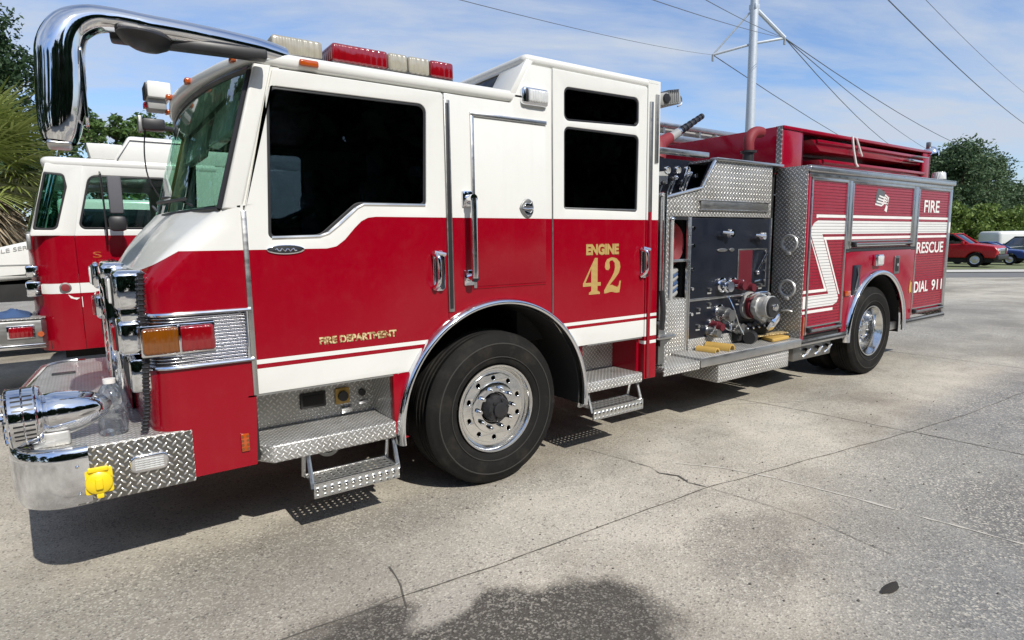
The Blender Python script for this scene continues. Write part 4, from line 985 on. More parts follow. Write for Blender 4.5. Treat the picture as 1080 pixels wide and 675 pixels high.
# front tread plate details: three loops and a hook (air tank caps)
b = MB()
for z in (1.62, 1.15): b.lathe([(.066, .0), (.074, -.016), (.090, -.016), (.098, .0)], (3.766, .165, z), (1, 0, 0), 'silver', 28); b.box(3.735, 3.766, .135, .185, z-.12, z-.085, 'silver', .008)
b.tube([(3.766, .10, .91), (3.745, .13, .92), (3.745, .20, .91), (3.766, .23, .90)], .010, 'silver', 8, 3); b.build('tank_hatch', bd)
b = MB(); b.box(3.84, 4.62, .10, .5, .36, .552, 'dull', .02)
for x in (4.05, 4.3, 4.5): b.cyl((x, .10, .46), (x, .06, .45), .035, 'polish', 14); b.tube([(x-.06, .08, .40), (x+.05, .06, .48)], .010, 'polish', 6)
b.build('valve_tray', E_)
b = MB(); b.plate([[(0.35, .16), (.85, .16), (.85, .62), (.35, .62)]], 'x', 6.16, .012, 'black'); b.box(5.98, 6.17, .05, .10, .50, .60, 'alu', .01); b.build('mud_flap', E_)
# hose bed
b = MB(); zt = 2.83
b.box(3.775, 3.80, .30, W-.30, 2.403, zt, 'red_body', .003)
b.box(3.768, 3.774, .30, .36, 2.41, zt, 'dpd'); b.box(3.80, 7.46, .70, .72, 2.403, zt-.01, 'red_body'); b.box(3.80, 7.46, W-.32, W-.30, 2.403, zt+.2, 'red_body', .003)
b.box(7.44, 7.47, .30, W-.30, 2.403, zt, 'red_body', .003)
b.box(3.80, 4.18, .30, .325, 2.405, zt-.02, 'red_body', .003); b.box(7.22, 7.46, .30, .325, 2.405, zt-.02, 'red_body', .003); b.box(4.16, 4.18, .30, .71, 2.405, zt-.02, 'red_body')
b.box(3.775, 7.47, .285, .38, zt-.03, zt+.004, 'red_body', .006); b.box(3.80, 7.46, .32, 2.15, zt-.012, zt-.006, 'red_body')
b.box(4.7, 7.2, .36, .55, 2.41, 2.45, 'red_body', .02)
hb = b.build('hose_bed', E_)
def tray(x0, x1, z, y0=.30):
    b = MB(); c = []
    b.hexa([(x0+.22, y0+.02, z), (x1, y0+.02, z), (x1, .68, z), (x0+.22, .68, z), (x0, y0, z+.11), (x1, y0, z+.11), (x1, .68, z+.11), (x0, .68, z+.11)], 'red_body', .008)
    b.hexa([(x0+.10, y0-.02, z+.085), (x1-.02, y0-.02, z+.085), (x1-.02, y0+.02, z+.06), (x0+.14, y0+.02, z+.06), (x0+.08, y0-.02, z+.115), (x1-.02, y0-.02, z+.115), (x1-.02, y0+.02, z+.115), (x0+.08, y0+.02, z+.115)], 'red_body', .004)
    b.build('hose_trough', hb)
tray(4.35, 7.2, 2.63); tray(4.50, 7.3, 2.425)
b = MB(); b.tube([(5.20, .28, 2.84), (5.23, .27, 2.68), (5.30, .27, 2.54), (5.33, .26, 2.50)], .014, 'decal', 6); b.tube([(5.33, .30, 2.84), (5.40, .28, 2.66)], .012, 'decal', 6); b.tube([(5.30, .28, 2.83), (5.38, .27, 2.70), (5.44, .27, 2.63)], .012, 'decal', 6); b.build('tie_strap', hb)
b = MB(); b.box(6.6, 7.0, .20, .30, 2.64, 2.665, 'polish', .006); b.box(6.75, 7.1, .18, .28, 2.70, 2.715, 'alu', .006); b.build('roof_bracket', hb)
b = MB(); b.cyl((7.30, .12, 2.403), (7.30, .12, 2.43), .085, 'dull', 24); b.lathe([(0, .10), (.065, .095), (.078, .08), (.085, .0)], (7.30, .12, 2.43), (0, 0, 1), 'lamp', 28); b.build('beacon', E_)
b = MB(); b.cyl((7.52, .35, 2.3), (7.52, .35, 2.82), .018, 'dull', 10); b.lathe([(0, .05), (.04, .045), (.09, .0), (.11, -.05), (.09, -.055), (0, -.05)], (7.56, .33, 2.86), (-.3, -.3, 1), 'chrome', 24); b.box(7.50, 7.55, .33, .38, 2.88, 2.97, 'dull', .008); b.build('rear_lamp', E_)
b = MB(); b.box(2.4, 6.9, 2.02, 2.10, 2.92, 3.02, 'alu', .01); b.box(2.4, 6.9, 2.02, 2.10, 3.10, 3.16, 'alu', .01)
for i in range(12): b.box(2.5+.36*i, 2.54+.36*i, 2.03, 2.09, 2.94, 3.14, 'alu')
b.box(2.4, 6.9, 2.16, 2.20, 2.86, 3.20, 'grip', .01); b.box(2.6, 2.7, 2.0, 2.2, 2.40, 2.94, 'alu'); b.box(6.6, 6.7, 2.0, 2.2, 2.40, 2.94, 'alu'); b.build('ladder_rack', E_)
b = MB(); b.box(3.78, 7.46, 2.49, 2.5, .62, 2.38, 'red_body'); b.box(1.62, 3.78, 2.17, 2.495, .62, 2.40, 'dpd'); b.build('far_side', E_)

# ---- loose things on the truck
def bottle():
    r = thing('plastic_bottle', (-2.19, .16, .784), 'crumpled clear plastic water bottle standing on the chrome bumper beside the siren', 'bottle')
    b = MB(); c = (-2.19, .16, .784)
    b.lathe([(0, .0), (.050, .0), (.062, .012), (.064, .06), (.058, .075), (.064, .09), (.061, .12), (.057, .13), (.065, .14), (.064, .185), (.050, .215), (.030, .242), (.022, .248), (.022, .262)], c, (0, 0, 1), 'pet', 28)
    for v in b.bm.verts: v.co.x += .006*noise.noise(v.co*30); v.co.y += .006*noise.noise(v.co*30+Vector((5, 5, 5)))
    b.build('bottle_body', r); b = MB(); b.lathe([(.026, .250), (.027, .272), (.0, .273)], c, (0, 0, 1), 'decal', 20); b.build('cap', r)
MT['pet'] = glass('pet_plastic', (.90, .92, .92), base=.08, refl=1.3)
_t = MT['pet'].node_tree; _o = [n for n in _t.nodes if n.type == 'OUTPUT_MATERIAL'][0]; _s = _o.inputs[0].links[0].from_socket
_d = _t.nodes.new('ShaderNodeBsdfTranslucent'); _d.inputs[0].default_value = (.8, .82, .84, 1); _m = _t.nodes.new('ShaderNodeMixShader'); _m.inputs[0].default_value = .22
_t.links.new(_s, _m.inputs[1]); _t.links.new(_d.outputs[0], _m.inputs[2]); _t.links.new(_m.outputs[0], _o.inputs[0])
bottle()
def halfpipe(x, y, rz, ln, r, label):
    b = MB(); P = []
    for i in range(2):
        P.append([(x+(i-.5)*ln*cos(rz)-r*cos(a)*sin(rz), y+(i-.5)*ln*sin(rz)+r*cos(a)*cos(rz), .642+r*sin(a)) for a in [pi*k/14 for k in range(15)]])
    b.grid(P, 'tan', .014); b.build('pipe_section', None, label=label, cat='pipe section', group='yellow pipe sections on the running board', origin=(x, y, .642))
halfpipe(2.42, .14, -1.42, .20, .045, 'smaller yellow half pipe section lying on the silver running board, nearest the cab')
halfpipe(2.60, .14, -1.38, .25, .062, 'larger yellow half pipe section lying open side down on the running board')
b = MB(); b.plate([rpoly([(3.30, .02, .02), (3.62, .03, .02), (3.66, .20, .02), (3.40, .22, .02)])], 'z', .643, .035, 'tan', .01); b.build('rubber_pad', None, label='flat yellow rubber pad lying on the running board below the pump intake', cat='pad', origin=(3.48, .12, .643))
b = MB(); b.plate([rpoly([(3.20, .16), (3.72, .10), (3.74, .20), (3.22, .26)])], 'z', .685, .012, 'gold2', .003); b.build('wooden_lath', None, label='thin tan wooden lath laid across the yellow pad on the running board', cat='lath', origin=(3.48, .18, .685))
b = MB(); b.lathe([(0, 0), (.06, 0), (.065, .09), (.05, .10), (.048, .02), (0, .02)], (3.06, .13, .70), (.9, .3, 0), 'black', 20); b.build('rubber_cup', None, label='black rubber cup lying on the running board between yellow pieces', cat='cup', origin=(3.06, .13, .642))
# ================================================================== SECOND FIRE TRUCK
T = thing('fire_truck', (1.0, 5.75, 0), 'second red and white fire truck parked beyond the first, partly hidden by its mirror', 'fire truck')
Y0 = 4.5; Y1 = 7.0
def tcls(x, z, y=0):
    if z > 1.80: return 'white'
    if 1.20 < z < 1.305: return 'white'
    return 'red'
b = MB()   # wrapped cab front + side shell
pf = [(-2.303, Y0), (-2.42, Y0), (-2.55, Y0+.05), (-2.66, Y0+.18), (-2.72, Y0+.45), (-2.76, Y0+1.25)]
pf = pf+[(x, Y0+Y1-y) for x, y in pf[::-1][1:]]
def tp(z): 
    s = 0 if z < 1.84 else (z-1.84)*.30
    return [(x+(s if x < -2.31 else 0), y, z) for x, y in pf]
b.grid([tp(z) for z in (.60, .8, .81, 1.2, 1.305, 1.80, 1.845)], 'red'); b.cut([[(-4, 1.2), (4, 1.2)], [(-4, 1.305), (4, 1.305)], [(-4, 1.80), (4, 1.80)]], tcls); b.build('cab_front', T, 50)
b = MB(); b.grid([tp(z) for z in (1.85, 2.15, 2.45)], 'glass_t'); b.build('windscreen', T, 60)
for yo in (Y1-.04, Y0):
    b = MB(); win = [(-2.265, 1.862, .06), (-1.40, 1.862, .06), (-1.40, 2.43, .06), (-2.13, 2.43, .10)]
    b.plate([rpoly([(-2.30, .60), (-.95, .60), (-.95, 2.53), (-2.17, 2.53), (-2.30, 1.85)]), rpoly(win)], 'y', yo, .04, 'white', .005)
    b.cut([[(-4, 1.2), (4, 1.2)], [(-4, 1.305), (4, 1.305)], [(-4, 1.80), (4, 1.80)]], tcls); dT = b.build('cab_door', T)
    b = MB(); b.plate([rpoly(win)], 'y', yo+.012, .006, 'glass_t'); b.build('window', dT)
b = MB(); inn = [(-2.24, 1.885, .04), (-1.42, 1.885, .04), (-1.42, 2.41, .04), (-2.115, 2.41, .08)]
b.plate([rpoly(win), rpoly(inn)], 'y', Y0+.002, .02, 'black', .002); b.build('window_seal', dT)
for yo in (Y0-.002, Y1-.048):   # pillar ring of the wrap window
    b = MB(); w2 = [(-2.645, 1.862, .02), (-2.43, 1.85, .06), (-2.30, 2.30, .05), (-2.33, 2.42, .04), (-2.47, 2.43, .02)]
    b.plate([rpoly([(-2.67, 1.80), (-2.296, 1.80), (-2.166, 2.53), (-2.48, 2.53)]), rpoly([(-2.64, 1.86, .02), (-2.44, 1.86, .06), (-2.32, 2.30, .05), (-2.335, 2.43, .04), (-2.50, 2.44, .02)])], 'y', yo, .05, 'white', .006); b.build('windscreen_pillar', T)
b = MB(); b.plate([rpoly([(-2.64, 1.86, .02), (-2.44, 1.86, .06), (-2.32, 2.30, .05), (-2.335, 2.43, .04), (-2.50, 2.44, .02)])], 'y', Y0+.02, .006, 'glass_w')
b.plate([rpoly([(-2.64, 1.86, .02), (-2.44, 1.86, .06), (-2.32, 2.30, .05), (-2.335, 2.43, .04), (-2.50, 2.44, .02)]), rpoly([(-2.615, 1.878, .02), (-2.452, 1.878, .05), (-2.34, 2.30, .04), (-2.352, 2.41, .03), (-2.485, 2.42, .02)])], 'y', Y0-.006, .02, 'black', .002); b.build('corner_window', T)
b = MB(); b.plate([rpoly([(-2.52, Y0-.01, .12), (-.9, Y0-.01), (-.9, Y1+.01), (-2.52, Y1+.01, .12)])], 'z', 2.50, .10, 'white', .045, 3)
b.hexa([(-1.90, Y0+.0, 2.58), (3.2, Y0, 2.58), (3.2, Y1, 2.58), (-1.90, Y1, 2.58), (-1.74, Y0+.02, 2.86), (3.2, Y0+.02, 2.86), (3.2, Y1-.02, 2.86), (-1.74, Y1-.02, 2.86)], 'white', .03)
b.hexa([(-2.09, Y0+.02, 2.60), (-1.82, Y0+.02, 2.60), (-1.82, Y0+.5, 2.60), (-2.09, Y0+.5, 2.60), (-2.12, Y0+.02, 2.76), (-1.80, Y0+.02, 2.76), (-1.80, Y0+.5, 2.76), (-2.12, Y0+.5, 2.76)], 'white', .01)
b.tube([(-1.86, Y0-.006, 2.60), (-1.73, Y0+.005, 2.815), (.0, Y0+.005, 2.815)], .006, 'dull', 6)
b.build('roof', T)
b = MB(); b.box(-.95, 3.2, Y0, Y0+.04, .60, 2.58, 'white', .01); b.box(-.95, 3.2, Y1-.04, Y1, .60, 2.58, 'white', .01); b.box(3.16, 3.2, Y0, Y1, .6, 2.86, 'white'); b.cut([[(-4, 1.2), (4, 1.2)], [(-4, 1.305), (4, 1.305)], [(-4, 1.80), (4, 1.80)]], tcls)
b.build('crew_cab', T)
b = MB(); b.box(3.25, 7.2, Y0, Y1, .6, 2.5, 'red', .02); b.box(3.6, 4.6, Y0-.01, Y0, .8, 2.2, 'alu', .003); b.box(4.8, 6.4, Y0-.01, Y0, 1.5, 2.2, 'alu', .003); b.build('body', T)
b = MB(); b.box(-2.5, 7.0, Y0+.5, Y1-.5, .45, .75, 'dark'); b.box(-2.6, -1.2, Y0+.1, Y1-.1, .62, .70, 'dark'); b.build('chassis', T)
for cx in (-.1, 5.2):
    for yy, d_ in ((Y0+.05, 1), (Y1-.05, -1)):
        b = MB(); sd = [(.30, .05), (.35, .01), (.45, .0), (.50, .015), (.54, .06)]; b.lathe(sd+[(.54, .25)]+[(r, .32-h) for r, h in sd[::-1]], (cx, yy, .54), (0, d_, 0), 'rubber', 40)
        w_ = b.build('tyre', T); b = MB(); b.lathe([(.30, .04), (.28, .06), (.22, .08), (.1, .06), (0, .03)], (cx, yy, .54), (0, d_, 0), 'polish', 36); b.build('rim', w_)
        b = MB(); b.lathe([(.62, -.02), (.66, -.03), (.68, .02)], (cx, yy-.05*d_, .54), (0, d_, 0), 'chrome', 40, *((0, 180) if d_ > 0 else (0, 180))); b.build('wheel_arch_trim', T)
b = MB(); fpts = [(-3.55, Y0+.25, .1), (-3.45, Y0+.02, .1), (-2.66, Y0-.0), (-2.62, Y0+.05), (-2.7, Y1-.05), (-2.66, Y1), (-3.45, Y1, .1), (-3.55, Y1-.25, .1)]
b.plate([rpoly(fpts)], 'z', .955, .012, 'dp', .003); b.plate([rpoly([(x*1.0, y, *r) for x, y, *r in fpts])], 'z', .70, .25, 'dull', .02); b.box(-3.5, -2.63, Y0-.012, Y0+.02, .655, .705, 'polish', .012); bT = b.build('front_bumper', T)
b = MB(); b.box(-2.925, -2.73, Y0-.03, Y0, .775, .885, 'redlens', .012); b.box(-2.94, -2.715, Y0-.015, Y0, .765, .90, 'chrome', .01); b.build('marker_lamp', bT)
b = MB(); b.cyl((-2.67, Y0-.02, .80), (-2.67, Y0, .80), .028, 'orange', 14); b.build('side_reflector', bT)
b = MB(); b.box(-2.74, -2.63, Y0+.02, Y0+.25, 1.38, 1.50, 'chrome', .02); b.build('headlamp', T); b = MB(); b.box(-2.75, -2.62, Y0+.02, Y0+.25, 1.18, 1.34, 'chrome', .02); b.build('headlamp', T); b = MB(); b.box(-2.70, -2.66, Y0-.012, Y0+.04, 1.66, 1.82, 'dull', .01); b.build('grab_handle', T)
b = MB(); b.plate([circ(-2.425, 1.262, .052, 24)], 'y', Y0-.008, .008, 'dull', .002); b.plate([circ(-2.425, 1.262, .038, 20)], 'y', Y0-.012, .006, 'pinkred', .001); b.build('badge', T)
b = MB(); b.plate([rpoly([(-2.41, 1.19), (-2.36, 1.155), (-2.31, 1.15), (-2.34, 1.13), (-2.39, 1.15)])], 'y', Y0-.004, .003, 'decal'); b.box(-2.296, -2.290, Y0-.003, Y0, 1.05, 1.16, 'decal'); b.build('paint_chip', T)
b = MB(); b.text('S', -2.16, 1.565, .075, .065, Y0-.002, 'orange', .002, .010); b.build('lettering', dT)
b = MB(); b.plate([rect(-1.12, -1.0, 1.40, 1.62, .02)], 'y', Y0-.014, .014, 'chrome', .004); b.tube([(-1.08, Y0-.01, 1.60), (-1.07, Y0-.05, 1.55), (-1.07, Y0-.05, 1.46), (-1.08, Y0-.01, 1.42)], .012, 'chrome', 8, 3); b.build('handle', dT)
b = MB(); b.tube([(-2.03, Y0-.02, 2.46), (-2.03, Y0-.22, 2.42), (-2.02, Y0-.22, 1.84), (-2.02, Y0-.02, 1.70)], .009, 'black', 8); b.box(-1.98, -1.86, Y0-.32, Y0-.20, 2.02, 2.40, 'grey', .02); b.box(-2.0, -1.84, Y0-.32, Y0-.20, 1.84, 2.0, 'black', .04); b.build('side_mirror', T)
b = MB(); b.box(-2.3, -1.9, Y0+.15, Y1-.15, 1.4, 1.75, 'black', .05)
for yy in (Y0+.55, Y1-.55): b.box(-1.55, -1.05, yy-.25, yy+.25, 1.3, 1.5, 'grey', .05); b.box(-1.25, -1.10, yy-.24, yy+.24, 1.5, 2.15, 'grey', .05)
b.lathe([(.2, -.012), (.212, 0), (.2, .012), (.188, 0), (.2, -.012)], (-1.88, Y0+.55, 1.85), (-.45, 0, .9), 'black', 24); b.build('interior', T)
b = MB(); random.seed(5); G = []
for i in range(15):
    row = []
    for j in range(11):
        x = -3.15+.40*i/14; y = Y0+.12+.35*j/10; e = min(1, 6*min(i/14, 1-i/14, j/10, 1-j/10)); row.append((x+.02*noise.noise((i*.5, j*.5, 1)), y+.02*noise.noise((i*.5, j*.5, 5)), .972+e*(.055+.05*noise.noise((i*.35, j*.35, 9)))))
    G.append(row)
b.grid(G, 'blue', .008); b.build('crumpled_cloth', None, label='crumpled blue cloth lying on the flat front bumper of the second fire truck', cat='cloth', origin=(-2.95, Y0+.3, .967))

# ================================================================== WHITE SERVICE TRUCK (far left)
S_ = thing('service_truck', (-4.2, 8.6, 0), 'white service truck with grey lettering behind the second fire truck at the far left edge', 'truck')
b = MB(); prof_ = [(-5.9, 1.05, .05), (-5.9, 1.55, .12), (-4.8, 1.66, .2), (-4.1, 1.55), (-3.35, 1.62, .1), (-2.70, 1.86, .06), (-2.55, 1.80), (-2.55, 1.20), (-5.9, 1.02)]
b.plate([rpoly([(-6.2, 1.12, .08), (-6.2, 1.48, .15), (-4.8, 1.58, .3), (-3.3, 1.665, .3), (-2.75, 1.81, .15), (-2.45, 1.82, .05), (-2.45, 1.24, .03), (-3.3, 1.19, .1)])], 'y', 8.0, 1.9, 'white', .08, 4)
b.box(-2.5, .6, 8.0, 9.9, 1.0, 2.4, 'white', .06, 3); b.build('truck_body', S_)
b = MB(); b.text('BLE SER', -3.27, 1.585, .37, .06, 7.996, 'grip', .003, .006)
for v in b.bm.verts: v.co.z += (v.co.x+3.27)*.18
b.build('lettering', S_)
b = MB(); b.box(-6.0, .5, 8.1, 9.8, .55, 1.15, 'dark', .03); b.box(-3.4, -2.5, 7.99, 8.02, 1.42, 1.435, 'grip'); b.build('chassis', S_)
for cx in (-5.2, -1.0):
    for yy, d_ in ((8.02, 1), (9.88, -1)):
        b = MB(); b.lathe([(.26, .03), (.30, .0), (.42, .0), (.47, .05), (.47, .25), (.3, .28)], (cx, yy, .47), (0, d_, 0), 'rubber', 36); w_ = b.build('tyre', S_); b = MB(); b.lathe([(.27, .03), (.2, .06), (0, .04)], (cx, yy, .47), (0, d_, 0), 'alu', 30); b.build('rim', w_)
b = MB(); b.box(-2.45, .55, 7.99, 8.01, 1.75, 2.25, 'glass_d', .005); b.build('side_window', S_)

# ================================================================== CARS on the right
def car(name, loc, rz, col, label, cat, kind, group=None):
    """x forward, built at origin then placed"""
    r = thing(name, (0, 0, 0), label, cat, group)
    MT['cp'] = paint('car_paint_'+name, col, rough=.25, dirt=.04)
    if kind == 'pickup': L, Wd, H = 5.6, 1.98, 1.88; prof = [(-2.8, .55, .05), (2.72, .50, .1), (2.80, .95, .12), (2.62, 1.18, .12), (1.45, 1.34, .15), (-.95, 1.27), (-.95, 1.22), (-2.8, 1.26, .05)]; gh = [(-1.02, 1.24), (1.42, 1.30), (.62, 1.90, .2), (-.80, 1.92, .15)]; wr = .40; ax = (1.75, -1.75)
    elif kind == 'suv': L, Wd, H = 5.0, 1.95, 1.80; prof = [(-2.5, .5, .1), (2.45, .45, .1), (2.50, .85, .15), (2.3, 1.08, .15), (1.25, 1.16, .1), (-2.4, 1.16, .1)]; gh = [(-2.38, 1.14), (1.2, 1.14), (.45, 1.76, .2), (-2.15, 1.78, .2)]; wr = .37; ax = (1.5, -1.45)
    else: L, Wd, H = 4.5, 1.8, 1.45; prof = [(-2.25, .4, .1), (2.2, .38, .1), (2.26, .70, .15), (1.95, .88, .15), (1.05, .96, .1), (-1.5, .98, .1), (-2.25, .95, .15)]; gh = [(-1.7, .95), (1.05, .95), (.25, 1.40, .25), (-1.0, 1.42, .3)]; wr = .32; ax = (1.38, -1.35)
    hw = Wd/2
    def arched(pf):
        lo = rpoly([p for p in pf]); return lo
    base = [prof[0]]
    zlo = min(p[1] for p in prof)
    bottom = []
    for a in sorted(ax): bottom += [(a+(wr+.06)*cos(radians(t_)), wr+(wr+.06)*sin(radians(t_))) for t_ in range(180, -1, -15) if wr+(wr+.06)*sin(radians(t_)) > zlo]
    loop = rpoly([prof[0]])+bottom+rpoly(prof[1:]+[prof[0]])[:-1] if False else [prof[0][:2]]+bottom+[tuple(p) for p in rpoly([(prof[0][0], prof[0][1])]+[p for p in prof[1:]])[1:]]
    b = MB(); b.plate([loop], 'y', -hw, Wd, 'cp', .07, 4); b.build('body', r)
    b = MB(); g_ = [(x*.985, z) for x, z in rpoly(gh)]; b.plate([g_], 'y', -hw+.12, Wd-.24, 'glass_d', .09, 3); b.build('windows', r)
    b = MB(); roof = [p for p in rpoly(gh) if p[1] > gh[2][1]-.12]; xs_ = [p[0] for p in roof]; b.box(min(xs_)+.02, max(xs_)-.02, -hw+.16, hw-.16, gh[2][1]-.015, gh[3][1]+.015, 'cp', .02, 3)
    for s in (-1, 1):
        y = s*(hw-.135)
        for (xa, za), (xb, zb) in (((gh[1][0], gh[1][1]), (gh[2][0]-.02, gh[2][1])), ((gh[0][0], gh[0][1]), (gh[3][0], gh[3][1])), ((-.15, gh[1][1]), (-.15, gh[2][1]))):
            b.tube([(xa, y+s*.02, za), (xb-.03 if xb > 0 else xb+.03, y-s*.04, zb)], .045, 'cp', 8)
    b.build('roof', r)
    for a in ax:
        for s in (-1, 1):
            b = MB(); b.lathe([(wr*.6, .02), (wr*.68, .0), (wr*.93, .0), (wr, .04), (wr, .20), (wr*.6, .22)], (a, s*(hw-.01), wr), (0, -s, 0), 'rubber', 32); w_ = b.build('tyre', r)
            b = MB(); b.lathe([(wr*.62, .02), (wr*.5, .05), (wr*.2, .03), (0, .02)], (a, s*(hw-.01), wr), (0, -s, 0), 'alu', 24); b.build('rim', w_)
    zf = prof[2][1]; xf = prof[2][0]
    for s in (-1, 1): b = MB(); b.box(xf-.22, xf+.0, s*(hw-.22)-.17, s*(hw-.22)+.17, zf-.06, zf+.10, 'lamp', .03); b.build('headlamp', r)
    b = MB(); b.box(xf-.10, xf+.02, -hw*.62, hw*.62, zf-.22, zf+.12, 'chrome' if kind == 'pickup' else 'black', .02)
    for i in range(4): b.box(xf-.08, xf+.03, -hw*.58, hw*.58, zf-.18+.07*i, zf-.15+.07*i, 'black')
    b.build('grille', r)
    b = MB(); b.box(xf-.22, xf+.06, -hw+.03, hw-.03, .42 if kind != 'sedan' else .32, zf-.24, 'black' if kind == 'pickup' else 'cp', .06, 3); b.build('front_bumper', r)
    for s in (-1, 1): b = MB(); b.box(gh[1][0]-.35, gh[1][0]-.20, s*(hw+.09)-.09, s*(hw+.09)+.09, gh[1][1]-.02, gh[1][1]+.16, 'cp', .03); b.build('side_mirror', r)
    b = MB(); b.box(-L/2+.2, L/2-.2, -hw+.2, hw-.2, .25, zlo+.1, 'dark'); b.build('underbody', r)
    if kind == 'pickup': b = MB(); b.box(-2.7, -1.1, -hw+.1, hw-.1, 1.20, 1.235, 'dark'); b.build('truck_bed', r)
    r.location = loc; r.rotation_euler = (0, 0, rz); return r
def campt(px, py, D):   # far points measured from the photograph, as world coordinates
    c = Vector((-2.2332, -3.2891, 1.6971)); F = Vector((.57258663, .80898371, -.1330034)); R = Vector((.81513446, -.57912002, -.01325963)); U = Vector((.08775175, .10082337, .99102688))
    return c+D*(F+R*(px-540)/631.29-U*(py-337.5)/631.29)
def gz(x, y): d = max(0, x-12); return -.011*d if d < 60 else -.66
PK = campt(996, 279, 36.5); car('pickup_truck', (PK.x, PK.y, gz(PK.x, PK.y)+.1), radians(-88), (.36, .006, .012), 'bright red pickup truck parked right behind the rear end of the fire engine', 'pickup truck', 'pickup')
PK = campt(1040, 279, 39); car('parked_car', (PK.x, PK.y, gz(PK.x, PK.y)+.1), radians(-88), (.03, .06, .20), 'dark blue car parked between the red pickup and the dark sport utility vehicle', 'car', 'sedan')
PK = campt(1084, 279, 42); car('sport_utility_vehicle', (PK.x, PK.y, gz(PK.x, PK.y)+.1), radians(142), (.008, .022, .028), 'dark teal sport utility vehicle at the right edge, beside the blue car', 'car', 'suv')
# white covered trailer behind the hedge
PK = campt(1092, 246, 46.5); zt_ = campt(1080, 243.5, 46.5).z; V_ = thing('covered_trailer', (0, 0, 0), 'long white covered trailer showing its pale roof above the dark vehicle at the right edge', 'trailer')
b = MB(); b.box(-3.7, 4.5, -1.1, 1.1, .9, zt_+.5, 'white', .28, 5); b.build('trailer_body', V_)
b = MB(); b.box(-3.5, 4.3, -1.0, 1.0, .45, .9, 'dark', .05); b.build('trailer_frame', V_)
for cx in (0, 1.1):
    for s_y in (-1, 1): b = MB(); b.lathe([(0, .0), (.2, 0), (.42, .02), (.42, .2), (0, .2)], (cx, s_y*1.05, .42), (0, -s_y, 0), 'rubber', 24); b.build('tyre', V_)
V_.location = (PK.x, PK.y, -.5); V_.rotation_euler = (0, 0, radians(-35))

# ================================================================== POWER POLE AND LINES
Pp = thing('power_pole', (29.4, 17.6, -.3), 'tall pale steel power pole with a triangular cross arm behind the fire engine', 'power pole')
MT['galv'] = basic('galvanised_steel', (.46, .50, .54), .5, .3, var=.1)
b = MB(); b.tube([(29.4, 17.62, -.4), (29.4, 17.62, 9), (29.4, 17.62, 20)], [.33, .25, .20], 'galv', 16); b.build('pole', Pp)
arm_l = Vector((27.9, 18.35, 12.0)); arm_l = Vector((28.15, 19.35, 12.05)); arm_r = Vector((31.0, 16.7, 12.75)); top = Vector((29.4, 17.62, 14.35))
b = MB(); b.tube([arm_l, Vector((29.4, 17.62, 12.42)), arm_r], .07, 'galv', 8); b.tube([arm_l, top], .05, 'galv', 8); b.tube([arm_r, top], .11, 'galv', 8); b.box(29.2, 29.6, 17.4, 17.85, 14.2, 14.5, 'galv', .04); b.build('cross_arm', Pp)
def ins(p):
    b = MB(); b.cyl(p, p-Vector((0, 0, .35)), .06, 'dull', 10); b.build('insulator', Pp)
ins(arm_l); ins(arm_r)
def wire(p0, p1, sag, r, label, n=14):
    b = MB(); pts = []
    for i in range(n+1):
        t_ = i/n; p = p0.lerp(p1, t_); pts.append(p-Vector((0, 0, sag*4*t_*(1-t_))))
    b.tube(pts, r, 'wire', 5); o = b.build('power_line', None, label=label, cat='power line', group='overhead power lines', origin=tuple(p0))
MT['wire'] = basic('cable', (.10, .11, .13), .6)
wire(arm_l, campt(455, -8, 13), .15, .009, 'power line from the left tip of the cross arm out over the cab')
wire(arm_l, campt(1000, 185, 150), 2.2, .026, 'power line from the left tip of the cross arm down right behind the fire engine')
wire(arm_r, campt(660, -10, 15), .1, .012, 'lower of two power lines from the right arm tip to the top edge')
wire(arm_r, campt(720, -14, 20), .1, .014, 'upper of two power lines from the right arm tip to the top edge')
wire(arm_r, campt(1085, 170, 110), 2.0, .026, 'shallowest power line from the right arm tip, reaching the right edge')
wire(arm_r, campt(995, 165, 130), .9, .026, 'upper of two steep power lines from the right arm tip to the engine rear')
wire(arm_r, campt(982, 168, 120), 2.2, .026, 'lower of two steep power lines from the right arm tip to the engine rear')
wire(campt(925, -12, 22), campt(1095, 140, 60), .4, .022, 'dark power line crossing the upper right corner of the sky, not touching the pole')
wire(campt(965, -12, 30), campt(1095, 108, 75), .4, .014, 'thin faint power line in the upper right corner, above the dark one')

# ================================================================== VEGETATION
def leafmat(name, c1, c2, rough=.55):
    t = NT(name); g = t.n('ShaderNodeNewGeometry'); o = t.obj
    f = t.noise(o, .55, 3, .6); r_ = g.outputs['Random Per Island']
    c = t.mix(r_, c1, c2); c = t.mix(t.M('MULTIPLY', t.ramp(f, .4, .7), .5), c, tuple(x*.55 for x in c1))
    t.set(col=c, rough=rough, spec=.3)
    tr = t.n('ShaderNodeBsdfTranslucent'); t.put(tr.inputs[0], c); mx = t.n('ShaderNodeMixShader'); mx.inputs[0].default_value = .22
    t.t.links.new(t.b.outputs[0], mx.inputs[1]); t.t.links.new(tr.outputs[0], mx.inputs[2]); t.t.links.new(mx.outputs[0], t.out.inputs[0]); return t.m
MT['leaf_dark'] = leafmat('dark_foliage', (.018, .045, .018), (.05, .095, .035))
MT['leaf_wood'] = leafmat('wood_foliage', (.052, .095, .045), (.125, .185, .085))
MT['leaf_mid'] = leafmat('mid_foliage', (.055, .115, .03), (.14, .22, .06))
MT['leaf_bright'] = leafmat('bright_foliage', (.085, .14, .025), (.20, .27, .06))
MT['frond'] = leafmat('palm_frond', (.17, .21, .04), (.38, .43, .14), .45)
MT['dead'] = leafmat('dead_frond', (.26, .20, .13), (.48, .40, .28), .8)
MT['bark'] = basic('bark', (.11, .085, .06), .9, var=.4, bump=.8, bscale=12)
